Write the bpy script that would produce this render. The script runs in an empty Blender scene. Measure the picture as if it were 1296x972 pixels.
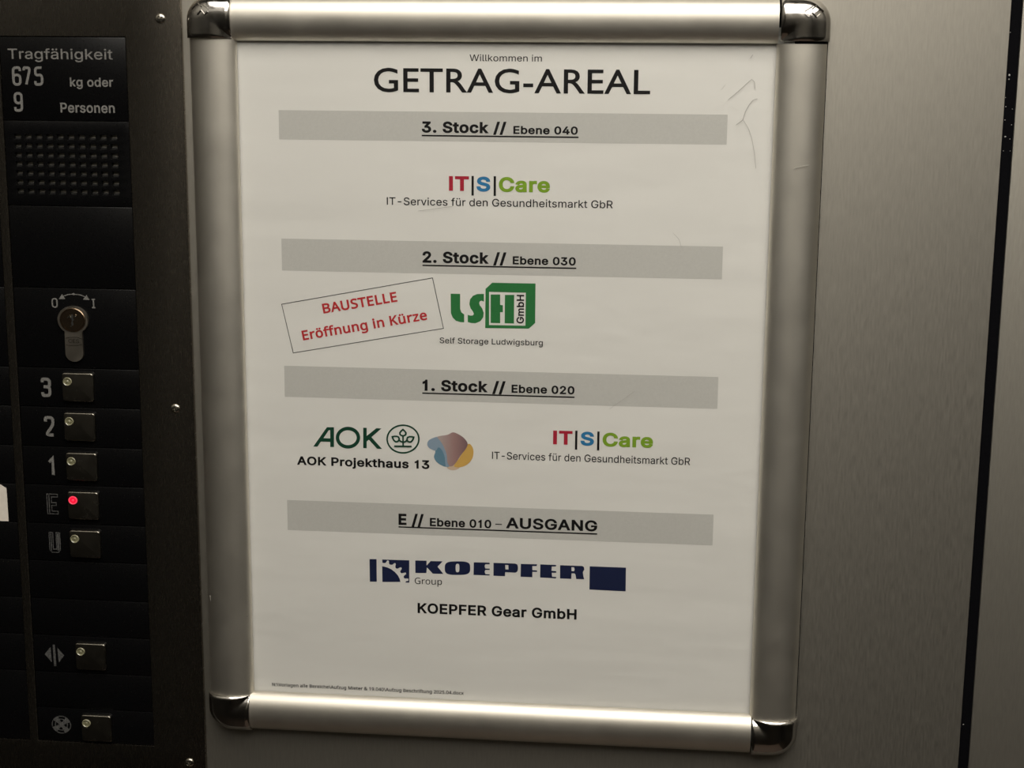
import bpy, bmesh, math, mathutils.geometry
from mathutils import Vector, Matrix

# ---------------------------------------------------------------- units
# Everything on the rear wall of the lift cabin is laid out in millimetres:
# u to the right, v up, d out of the wall towards the cabin. (0, 0, 0) is the
# upper left corner of the visible poster; the wall's steel face is d = -3.
Z0 = 1.62                                    # height of that corner above the floor, m
def W(u, v, d=0.0):
    return Vector((u / 1000.0, -d / 1000.0, Z0 + v / 1000.0))

sc = bpy.context.scene
col = sc.collection

# ---------------------------------------------------------------- camera
cam_d = bpy.data.cameras.new('camera')
cam_d.sensor_width = 36.0
cam_d.lens = 53.648
cam_d.clip_start = 0.01
cam = bpy.data.objects.new('camera', cam_d)
col.objects.link(cam)
rx = (0.9952855, 0.0079088, -0.0966650)      # camera axes in (u, v, d)
ry = (0.0267110, -0.9804786, 0.1948029)
rz = (-0.0932373, -0.1964666, -0.9760675)
ax = lambda a, s=1: Vector((a[0], -a[2], a[1])) * s
m = Matrix.Identity(4)
for i, c in enumerate((ax(rx), ax(ry, -1), ax(rz, -1), W(220.666, -17.993, 794.81))):
    for k in range(3):
        m[k][i] = c[k]
cam.matrix_world = m
sc.camera = cam

# ---------------------------------------------------------------- world, exposure
world = bpy.data.worlds.new('cabin_dark')
sc.world = world
world.use_nodes = True
world.node_tree.nodes['Background'].inputs[0].default_value = (0.02, 0.02, 0.02, 1)
world.node_tree.nodes['Background'].inputs[1].default_value = 0.2
sc.view_settings.view_transform = 'Standard'
sc.view_settings.look = 'None'
sc.view_settings.exposure = 0.0
sc.view_settings.gamma = 1.0
sc.view_settings.use_curve_mapping = False

LAMP_STRENGTH = 4.7                          # ceiling diffuser
LAMP_COLOUR = (1.0, 0.945, 0.86)
LAMP = dict(x=(-0.25, 0.92), y=(-1.36, -0.25))   # extent of the diffuser in the ceiling, m
CABIN = dict(x0=-0.30, x1=0.98, y0=-1.42, y1=0.003, z=2.20)

# ---------------------------------------------------------------- materials
def mat(name, base=(0.5, 0.5, 0.5), rough=0.5, metal=0.0, spec=0.5, emit=None, strength=0.0, coat=0.0, alpha=None):
    mt = bpy.data.materials.new(name)
    mt.use_nodes = True
    b = mt.node_tree.nodes['Principled BSDF']
    b.inputs['Base Color'].default_value = (*base, 1)
    b.inputs['Roughness'].default_value = rough
    b.inputs['Metallic'].default_value = metal
    b.inputs['Specular IOR Level'].default_value = spec
    b.inputs['Coat Weight'].default_value = coat
    if emit:
        b.inputs['Emission Color'].default_value = (*emit, 1)
        b.inputs['Emission Strength'].default_value = strength
    return mt

def noise_node(mt, scale, detail=3.0, rough=0.5, sc3=(1, 1, 1)):
    nt = mt.node_tree
    tc = nt.nodes.new('ShaderNodeTexCoord')
    mp = nt.nodes.new('ShaderNodeMapping')
    mp.inputs['Scale'].default_value = sc3
    n = nt.nodes.new('ShaderNodeTexNoise')
    n.inputs['Scale'].default_value = scale
    n.inputs['Detail'].default_value = detail
    n.inputs['Roughness'].default_value = rough
    nt.links.new(tc.outputs['Object'], mp.inputs['Vector'])
    nt.links.new(mp.outputs[0], n.inputs['Vector'])
    return n

def remap(mt, src, lo, hi, a=0.3, b=0.7):
    r = mt.node_tree.nodes.new('ShaderNodeMapRange')
    r.inputs['From Min'].default_value = a
    r.inputs['From Max'].default_value = b
    r.inputs['To Min'].default_value = lo
    r.inputs['To Max'].default_value = hi
    mt.node_tree.links.new(src.outputs[0], r.inputs['Value'])
    return r

def ramp_colour(mt, src, c0, c1, a=0.3, b=0.7):
    r = mt.node_tree.nodes.new('ShaderNodeValToRGB')
    r.color_ramp.elements[0].position = a
    r.color_ramp.elements[0].color = (*c0, 1)
    r.color_ramp.elements[1].position = b
    r.color_ramp.elements[1].color = (*c1, 1)
    mt.node_tree.links.new(src.outputs[0], r.inputs['Fac'])
    mt.node_tree.links.new(r.outputs[0], mt.node_tree.nodes['Principled BSDF'].inputs['Base Color'])

def add_bump(mt, src, strength, dist):
    bp = mt.node_tree.nodes.new('ShaderNodeBump')
    bp.inputs['Strength'].default_value = strength
    bp.inputs['Distance'].default_value = dist
    mt.node_tree.links.new(src.outputs[0], bp.inputs['Height'])
    mt.node_tree.links.new(bp.outputs[0], mt.node_tree.nodes['Principled BSDF'].inputs['Normal'])

def brushed(name, c0, c1, r0, r1, grain=(1500, 1, 190), bump=0.04, aniso=0.0):
    mt = mat(name, c0, r0, 1.0)
    n = noise_node(mt, 1.0, 4.0, 0.6, grain)
    b = mt.node_tree.nodes['Principled BSDF']
    mt.node_tree.links.new(remap(mt, n, r0, r1).outputs[0], b.inputs['Roughness'])
    ramp_colour(mt, n, c0, c1)
    add_bump(mt, n, bump, 0.0002)
    return mt

M = {}
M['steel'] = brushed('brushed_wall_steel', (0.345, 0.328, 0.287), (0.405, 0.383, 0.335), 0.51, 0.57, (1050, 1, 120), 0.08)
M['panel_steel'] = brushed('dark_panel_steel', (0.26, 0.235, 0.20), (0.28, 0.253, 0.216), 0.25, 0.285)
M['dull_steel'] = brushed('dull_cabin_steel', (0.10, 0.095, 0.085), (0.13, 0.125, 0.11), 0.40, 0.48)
M['alu'] = brushed('anodised_aluminium', (0.70, 0.665, 0.59), (0.74, 0.705, 0.63), 0.50, 0.55, (60, 60, 60), 0.0)
def drawn(name, axis, rough, aniso):
    """aluminium drawn along one axis: it scatters light across its length"""
    mt = brushed(name, ALU[0], ALU[1], rough - 0.02, rough + 0.02, (60, 60, 60), 0.0)
    nt = mt.node_tree; b = nt.nodes['Principled BSDF']
    g = nt.nodes.new('ShaderNodeNewGeometry'); x = nt.nodes.new('ShaderNodeVectorMath'); x.operation = 'CROSS_PRODUCT'
    x.inputs[1].default_value = axis
    nt.links.new(g.outputs['Normal'], x.inputs[0]); nt.links.new(x.outputs[0], b.inputs['Tangent'])
    b.inputs['Anisotropic'].default_value = aniso
    return mt
ALU = ((0.71, 0.675, 0.60), (0.75, 0.715, 0.635))
M['alu_upright'] = drawn('drawn_aluminium_upright', (0, 0, 1), 0.46, 0.0)
M['alu_level'] = drawn('drawn_aluminium_level', (1, 0, 0), 0.46, 0.0)
M['chrome'] = mat('chromed_plastic', (0.62, 0.60, 0.57), 0.12, 1.0)
n = noise_node(M['chrome'], 220.0, 3.0)
M['chrome'].node_tree.links.new(remap(M['chrome'], n, 0.07, 0.20).outputs[0], M['chrome'].node_tree.nodes['Principled BSDF'].inputs['Roughness'])
M['black'] = mat('black_plastic', (0.003, 0.003, 0.0033), 0.27, spec=0.25)
n = noise_node(M['black'], 900.0, 2.0)
M['black'].node_tree.links.new(remap(M['black'], n, 0.27, 0.29).outputs[0], M['black'].node_tree.nodes['Principled BSDF'].inputs['Roughness'])
M['slot'] = mat('slot_highlight_black', (0.013, 0.0128, 0.012), 0.45, spec=0.5)  # paler than the tile: highlights on the slot ledges are in the colour
M['rubber'] = mat('black_rubber_joint', (0.0028, 0.0028, 0.0038), 0.8, spec=0.06)
n = noise_node(M['rubber'], 500.0, 4.0); add_bump(M['rubber'], n, 0.5, 0.0005)
M['dust'] = mat('pale_dust', (0.45, 0.44, 0.42), 0.9)
M['legend'] = mat('grey_legend_print', (0.19, 0.185, 0.175), 0.55)
n = noise_node(M['legend'], 1600.0, 3.0); ramp_colour(M['legend'], n, (0.12, 0.117, 0.11), (0.24, 0.235, 0.22))
M['worn_legend'] = mat('worn_legend_print', (0.10, 0.10, 0.10), 0.6)
n = noise_node(M['worn_legend'], 1400.0, 3.0); ramp_colour(M['worn_legend'], n, (0.03, 0.03, 0.03), (0.13, 0.13, 0.125))
M['button'] = brushed('button_steel', (0.30, 0.28, 0.24), (0.34, 0.315, 0.27), 0.22, 0.28, (300, 300, 300), 0.0)
M['screw'] = mat('screw_steel', (0.60, 0.57, 0.50), 0.22, 1.0)
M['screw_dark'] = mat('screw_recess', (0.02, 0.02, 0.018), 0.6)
M['nickel'] = brushed('nickel_lock', (0.40, 0.36, 0.30), (0.46, 0.42, 0.36), 0.34, 0.42, (200, 200, 200), 0.0)
M['brass'] = mat('brass_key_plug', (0.30, 0.22, 0.15), 0.26, 1.0)
M['lens'] = mat('clear_lamp_lens', (0.27, 0.26, 0.165), 0.18, 0.0, 0.9, coat=0.6)
M['lens_dark'] = mat('lamp_core', (0.20, 0.19, 0.11), 0.3)
M['red_lens'] = mat('lit_red_lens', (0.15, 0.0, 0.0), 0.4, spec=0.1, emit=(1.0, 0.006, 0.04), strength=1.0)
M['red_rim'] = mat('lit_red_rim', (0.3, 0.02, 0.03), 0.3, spec=0.3, emit=(1.0, 0.05, 0.10), strength=0.85)
M['sticker'] = mat('white_paper_label', (0.80, 0.74, 0.65), 0.8)
n = noise_node(M['sticker'], 300.0, 3.0); ramp_colour(M['sticker'], n, (0.76, 0.70, 0.62), (0.84, 0.78, 0.69))
M['paper'] = mat('white_paper', (0.80, 0.79, 0.76), 0.75, spec=0.3)
n = noise_node(M['paper'], 1.0, 3.0, 0.55, (9, 9, 26)); add_bump(M['paper'], n, 0.35, 0.004)
def ink(name, c):
    mt = mat(name, c, 0.6, spec=0.12)
    n = noise_node(mt, 1200.0, 2.0)
    k0 = tuple(x * 0.97 for x in c); k1 = tuple(min(1, x * 1.03) for x in c)
    ramp_colour(mt, n, k0, k1)
    return mt
M['ink'] = ink('black_ink', (0.007, 0.0065, 0.007))
M['band'] = ink('grey_ink', (0.575, 0.57, 0.545))
M['crimson'] = ink('crimson_ink', (0.42, 0.022, 0.045))
M['blue'] = ink('blue_ink', (0.035, 0.20, 0.42))
M['lime'] = ink('lime_ink', (0.22, 0.38, 0.03))
M['red'] = ink('red_ink', (0.52, 0.035, 0.04))
M['green'] = ink('green_ink', (0.03, 0.19, 0.055))
M['darkgreen'] = ink('dark_green_ink', (0.008, 0.055, 0.03))
M['navy'] = ink('navy_ink', (0.012, 0.018, 0.06))
M['blob_teal'] = ink('teal_ink', (0.13, 0.25, 0.34))
M['blob_blue'] = ink('pale_blue_ink', (0.27, 0.36, 0.46))
M['blob_yellow'] = ink('yellow_ink', (0.66, 0.41, 0.11))
M['blob_peach'] = ink('peach_ink', (0.66, 0.50, 0.37))
mv = M['blob_mauve'] = mat('mauve_ink', (0.35, 0.2, 0.19), 0.55, spec=0.3)   # printed wash from rose to dark mauve
nt = mv.node_tree
tc = nt.nodes.new('ShaderNodeTexCoord'); gr = nt.nodes.new('ShaderNodeTexGradient'); rp = nt.nodes.new('ShaderNodeValToRGB')
nt.links.new(tc.outputs['Generated'], gr.inputs[0]); nt.links.new(gr.outputs[0], rp.inputs[0])
nt.links.new(rp.outputs[0], nt.nodes['Principled BSDF'].inputs['Base Color'])
rp.color_ramp.elements[0].color = (0.45, 0.36, 0.34, 1); rp.color_ramp.elements[0].position = 0.1
rp.color_ramp.elements[1].color = (0.20, 0.12, 0.13, 1); rp.color_ramp.elements[1].position = 1.0
e = rp.color_ramp.elements.new(0.55); e.color = (0.36, 0.22, 0.21, 1)

# clear cover sheet: mostly see-through with a soft sheen
cv = M['cover'] = bpy.data.materials.new('clear_plastic_sheet'); cv.use_nodes = True
nt = cv.node_tree; nt.nodes.remove(nt.nodes['Principled BSDF'])
tr = nt.nodes.new('ShaderNodeBsdfTransparent'); tr.inputs[0].default_value = (0.985, 0.985, 0.98, 1)
gl = nt.nodes.new('ShaderNodeBsdfGlossy'); gl.inputs['Roughness'].default_value = 0.32
lw = nt.nodes.new('ShaderNodeLayerWeight'); lw.inputs['Blend'].default_value = 0.5
pw = nt.nodes.new('ShaderNodeMath'); pw.operation = 'POWER'; pw.inputs[1].default_value = 4.0
nt.links.new(lw.outputs['Facing'], pw.inputs[0])
fr = nt.nodes.new('ShaderNodeMapRange'); fr.inputs['To Min'].default_value = 0.018; fr.inputs['To Max'].default_value = 0.5
nt.links.new(pw.outputs[0], fr.inputs['Value'])
mx = nt.nodes.new('ShaderNodeMixShader')
nt.links.new(fr.outputs[0], mx.inputs[0]); nt.links.new(tr.outputs[0], mx.inputs[1]); nt.links.new(gl.outputs[0], mx.inputs[2])
nt.links.new(mx.outputs[0], nt.nodes['Material Output'].inputs[0])
M['scratch'] = mat('scratch_in_plastic', (0.30, 0.29, 0.27), 0.6)
M['scuff'] = mat('scuff_on_metal', (0.55, 0.53, 0.48), 0.5, 0.6)
M['floor'] = mat('dark_lift_floor', (0.035, 0.033, 0.03), 0.7)
n = noise_node(M['floor'], 90.0, 4.0); ramp_colour(M['floor'], n, (0.085, 0.058, 0.042), (0.12, 0.082, 0.06))
M['ceiling'] = mat('cream_ceiling', (0.35, 0.33, 0.29), 0.6)
M['diffuser'] = mat('lamp_diffuser', (0.8, 0.8, 0.8), 0.5, emit=LAMP_COLOUR, strength=LAMP_STRENGTH)

# ---------------------------------------------------------------- helpers
def mesh_obj(name, bm, material, parent=None, smooth=True, angle=40):
    """bm in wall millimetres (u, v, d) -> one linked mesh object, local to its thing's empty."""
    root = parent
    while root is not None and root.parent is not None:
        root = root.parent
    org = root.location if root is not None else Vector((0, 0, 0))
    for v in bm.verts:
        v.co = W(*v.co) - org
    me = bpy.data.meshes.new(name)
    bm.to_mesh(me); bm.free()
    me.materials.append(material)
    if smooth:
        for p in me.polygons: p.use_smooth = True
        me.set_sharp_from_angle(angle=math.radians(angle))
    o = bpy.data.objects.new(name, me)
    col.objects.link(o)
    if parent is not None: o.parent = parent
    return o

def thing(name, label, cat, u, v, d, group=None, kind=None):
    o = bpy.data.objects.new(name, None)
    o.empty_display_size = 0.02
    col.objects.link(o)
    o.location = W(u, v, d)
    if label: o['label'] = label
    if cat: o['category'] = cat
    if group: o['group'] = group
    if kind: o['kind'] = kind
    return o

def box(bm, u0, u1, v0, v1, d0, d1, bev=0.0, seg=2):
    nb = bmesh.new()
    r = bmesh.ops.create_cube(nb, size=1.0)
    for v in nb.verts:
        v.co = Vector(((u0 + u1) / 2 + v.co.x * (u1 - u0), (v0 + v1) / 2 + v.co.y * (v1 - v0), (d0 + d1) / 2 + v.co.z * (d1 - d0)))
    if bev:
        bmesh.ops.bevel(nb, geom=list(nb.edges), offset=bev, segments=seg, profile=0.5, affect='EDGES')
    tmp = bpy.data.meshes.new('tmp'); nb.to_mesh(tmp); nb.free()
    bm.from_mesh(tmp); bpy.data.meshes.remove(tmp)

def rounded_slab(bm, u0, u1, v0, v1, d0, d1, rad, edge, n=6):
    """slab with rounded corners in the wall plane and a rounded front edge"""
    rings = []
    steps = [(0.0, d0), (0.0, d1 - edge)] + [(edge * (1 - math.cos(t)), d1 - edge + edge * math.sin(t)) for t in (math.pi / 8, math.pi / 4, 3 * math.pi / 8, math.pi / 2)]
    for ins, d in steps:
        ring = []
        r = max(rad - ins, 0.05)
        for cx, cy, a0 in ((u1 - rad, v1 - rad, 0), (u0 + rad, v1 - rad, 90), (u0 + rad, v0 + rad, 180), (u1 - rad, v0 + rad, 270)):
            for k in range(n + 1):
                a = math.radians(a0 + 90 * k / n)
                ring.append(bm.verts.new((cx + r * math.cos(a), cy + r * math.sin(a), d)))
        rings.append(ring)
    N = len(rings[0])
    for a, b in zip(rings, rings[1:]):
        for i in range(N):
            bm.faces.new((a[i], a[(i + 1) % N], b[(i + 1) % N], b[i]))
    bm.faces.new(rings[-1])
    bm.faces.new(list(reversed(rings[0])))

def lathe(bm, cu, cv_, prof, n=40):
    """prof: (radius, d) from rim to centre; vertical squash of the layout is 0.9"""
    rings = []
    for r, d in prof:
        if r < 1e-6: rings.append([bm.verts.new((cu, cv_, d))])
        else: rings.append([bm.verts.new((cu + r * math.cos(2 * math.pi * k / n), cv_ + 0.92 * r * math.sin(2 * math.pi * k / n), d)) for k in range(n)])
    for a, b in zip(rings, rings[1:]):
        for k in range(n):
            j = (k + 1) % n
            if len(b) == 1 and len(a) > 1: bm.faces.new((a[k], a[j], b[0]))
            elif len(a) > 1: bm.faces.new((a[k], a[j], b[j], b[k]))

def plate(bm, us, vs, holes, d0, d1, closed_back=True):
    """grid plate with rectangular openings; holes = set of (i, j) cells left open"""
    vs_f, vs_b = {}, {}
    def vf(i, j):
        if (i, j) not in vs_f: vs_f[i, j] = bm.verts.new((us[i], vs[j], d1))
        return vs_f[i, j]
    def vb(i, j):
        if (i, j) not in vs_b: vs_b[i, j] = bm.verts.new((us[i], vs[j], d0))
        return vs_b[i, j]
    nu, nv = len(us) - 1, len(vs) - 1
    solid = lambda i, j: 0 <= i < nu and 0 <= j < nv and (i, j) not in holes
    for i in range(nu):
        for j in range(nv):
            if not solid(i, j): continue
            bm.faces.new((vf(i, j), vf(i + 1, j), vf(i + 1, j + 1), vf(i, j + 1)))
            if closed_back: bm.faces.new((vb(i, j + 1), vb(i + 1, j + 1), vb(i + 1, j), vb(i, j)))
            for (di, dj, a, b) in ((0, -1, (i, j), (i + 1, j)), (1, 0, (i + 1, j), (i + 1, j + 1)), (0, 1, (i + 1, j + 1), (i, j + 1)), (-1, 0, (i, j + 1), (i, j))):
                if not solid(i + di, j + dj):
                    bm.faces.new((vf(*b), vf(*a), vb(*a), vb(*b)))

def filled(loops):
    """fill closed loops (even-odd, holes allowed) -> (verts, faces) in the loops' own units"""
    vs = []; es = []
    for lp in loops:
        b = len(vs); vs += [Vector(p[:2]) for p in lp]
        es += [(b + i, b + (i + 1) % len(lp)) for i in range(len(lp))]
    ov, _, of, *_ = mathutils.geometry.delaunay_2d_cdt(vs, es, [], 0, 1e-5, False)
    def odd(p):
        c = False
        for lp in loops:
            for i in range(len(lp)):
                (x0, y0), (x1, y1) = lp[i - 1][:2], lp[i][:2]
                if (y0 > p[1]) != (y1 > p[1]) and p[0] < (x1 - x0) * (p[1] - y0) / (y1 - y0) + x0: c = not c
        return c
    keep = [tuple(f) for f in of if odd(sum((ov[i] for i in f), Vector((0, 0))) / len(f))]
    return [tuple(v) for v in ov], keep

CAP = {'sans': 509.0, 'humanist': 573.0, 'title': 682.0}
_glyph = {}
def glyph(font, ch, bold):
    """outline -> triangles (non-zero winding, so overlapping strokes of a letter merge)"""
    key = (font, ch, bold)
    if key in _glyph: return _glyph[key]
    adv, loops = GLYPHS[font][ch]
    polys = []
    for lp in loops:
        pl = []
        for i, a in enumerate(lp):
            b = lp[(i + 1) % len(lp)]
            p0, p1, p2, p3 = Vector(a[:2]), Vector((a[0] + a[4], a[1] + a[5])), Vector((b[0] + b[2], b[1] + b[3])), Vector(b[:2])
            c = p3 - p0
            flat = c.length < 1 or max(abs(c.cross(p1 - p0)), abs(c.cross(p2 - p0))) / max(c.length, 1) < 2.5
            for k in range(1 if flat else 4):
                t = k / 4; u = 1 - t
                q = p0 * u ** 3 + p1 * 3 * t * u * u + p2 * 3 * t * t * u + p3 * t ** 3
                if not pl or (q - pl[-1]).length > 0.8: pl.append(q)
        if (pl[0] - pl[-1]).length < 0.8: pl.pop()
        polys.append(pl)
    area = lambda l: sum(l[i - 1].cross(l[i]) for i in range(len(l))) / 2
    res = ([], [])
    if polys:
        sg = 1 if area(max(polys, key=lambda l: abs(area(l)))) > 0 else -1
        off = 18.0 * bold
        new = []
        for pl in polys:
            o = []
            for i, p in enumerate(pl):
                t0 = (p - pl[i - 1]).normalized(); t1 = (pl[(i + 1) % len(pl)] - p).normalized()
                n0 = Vector((t0.y, -t0.x)) * sg; n1 = Vector((t1.y, -t1.x)) * sg
                nn = n0 + n1
                nn = nn.normalized() if nn.length > 0.05 else n0
                o.append(p + nn * off / max(0.6, nn.dot(n0)))
            new.append(o)
        vs = []; es = []
        for o in new:
            b = len(vs); vs += o
            es += [(b + i, b + (i + 1) % len(o)) for i in range(len(o))]
        ov, _, of, *_ = mathutils.geometry.delaunay_2d_cdt(vs, es, [], 0, 0.01, False)
        def wind(p):
            w = 0
            for o in new:
                for i in range(len(o)):
                    a, b = o[i - 1], o[i]
                    if a.y <= p.y < b.y and (b - a).cross(p - a) > 0: w += 1
                    elif b.y <= p.y < a.y and (b - a).cross(p - a) < 0: w -= 1
            return w
        keep = [f for f in of if wind(sum((ov[i] for i in f), Vector((0, 0))) / len(f)) != 0]
        res = ([tuple(v) for v in ov], [tuple(f) for f in keep])
    _glyph[key] = (adv, [res] if res[1] else [])
    return _glyph[key]

def text_bm(body, font, p0, p1, cap, bold, d):
    """one line of lettering from p0 to p1 (ink to ink) with the given capital height"""
    off = 18.0 * bold
    bm = bmesh.new(); x = 0.0; V = []; F = []
    track = 18.0 * bold
    for ch in body:
        adv, parts = glyph(font, ch, bold)
        for vs, fs in parts:
            b = len(V); V += [(x + a, y) for a, y in vs]; F += [tuple(b + i for i in f) for f in fs]
        x += adv + track
    x0 = min(v[0] for v in V); x1 = max(v[0] for v in V)
    L = math.hypot(p1[0] - p0[0], p1[1] - p0[1]); cx, cy = (p1[0] - p0[0]) / L, (p1[1] - p0[1]) / L
    sx = L / (x1 - x0); sy = cap / (CAP[font] + 2 * off)
    bv = []
    for vx, vy in V:
        a = (vx - x0) * sx; b = (vy + off) * sy
        bv.append(bm.verts.new((p0[0] + a * cx - b * cy, p0[1] + a * cy + b * cx, d)))
    for f in F:
        try: bm.faces.new([bv[i] for i in f])
        except ValueError: pass
    face_out(bm)
    return bm

def face_out(bm):
    bm.normal_update()
    fl = [f for f in bm.faces if f.normal.z < 0]
    if fl: bmesh.ops.reverse_faces(bm, faces=fl)

def poly_bm(loops, d, bm=None):
    bm = bm or bmesh.new()
    vs, fs = filled(loops)
    bv = [bm.verts.new((x, y, d)) for x, y in vs]
    for f in fs: bm.faces.new([bv[i] for i in f])
    face_out(bm)
    return bm

def stroke(bm, pts, width, closed, d, thick=0.0):
    n = len(pts); h = width / 2; L = []; R = []
    P = [Vector(p[:2]) for p in pts]
    for i in range(n):
        a = P[i - 1] if (i > 0 or closed) else None
        c = P[(i + 1) % n] if (i < n - 1 or closed) else None
        t0 = (P[i] - a).normalized() if a is not None else (c - P[i]).normalized()
        t1 = (c - P[i]).normalized() if c is not None else t0
        nn = Vector((-(t0 + t1).y, (t0 + t1).x)).normalized() if (t0 + t1).length > 1e-4 else Vector((-t0.y, t0.x))
        k = h / max(0.45, nn.dot(Vector((-t0.y, t0.x))))
        L.append(bm.verts.new((*(P[i] + nn * k), d))); R.append(bm.verts.new((*(P[i] - nn * k), d)))
    for i in range(n if closed else n - 1):
        j = (i + 1) % n
        bm.faces.new((R[i], R[j], L[j], L[i]))
    if thick:
        r = bmesh.ops.extrude_face_region(bm, geom=[f for f in bm.faces])
        for v in [g for g in r['geom'] if isinstance(g, bmesh.types.BMVert)]: v.co.z += thick

def rounded(pts, closed, r=0.25, n=4):
    """round the corners of a polyline (pts already in mm)"""
    P = [Vector(p) for p in pts]; out = []
    for i, p in enumerate(P):
        if not closed and i in (0, len(P) - 1): out.append(p); continue
        a = P[i - 1]; c = P[(i + 1) % len(P)]
        rr = min(r, (a - p).length * 0.48, (c - p).length * 0.48)
        s = p + (a - p).normalized() * rr; e_ = p + (c - p).normalized() * rr
        for k in range(n + 1):
            t = k / n
            out.append(s * (1 - t) ** 2 + p * 2 * t * (1 - t) + e_ * t * t)
    return out

def xy_fill_slab(name, loops, d0, d1, material, parent):
    """extruded flat shape"""
    bm = poly_bm(loops, d1)
    vs, _ = filled(loops)
    for lp in loops:
        a = [bm.verts.new((x, y, d1)) for x, y in lp]; b = [bm.verts.new((x, y, d0)) for x, y in lp]
        for i in range(len(lp)): bm.faces.new((a[i - 1], a[i], b[i], b[i - 1]))
    bmesh.ops.remove_doubles(bm, verts=bm.verts, dist=0.001)
    bmesh.ops.recalc_face_normals(bm, faces=bm.faces)
    return mesh_obj(name, bm, material, parent)

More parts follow.
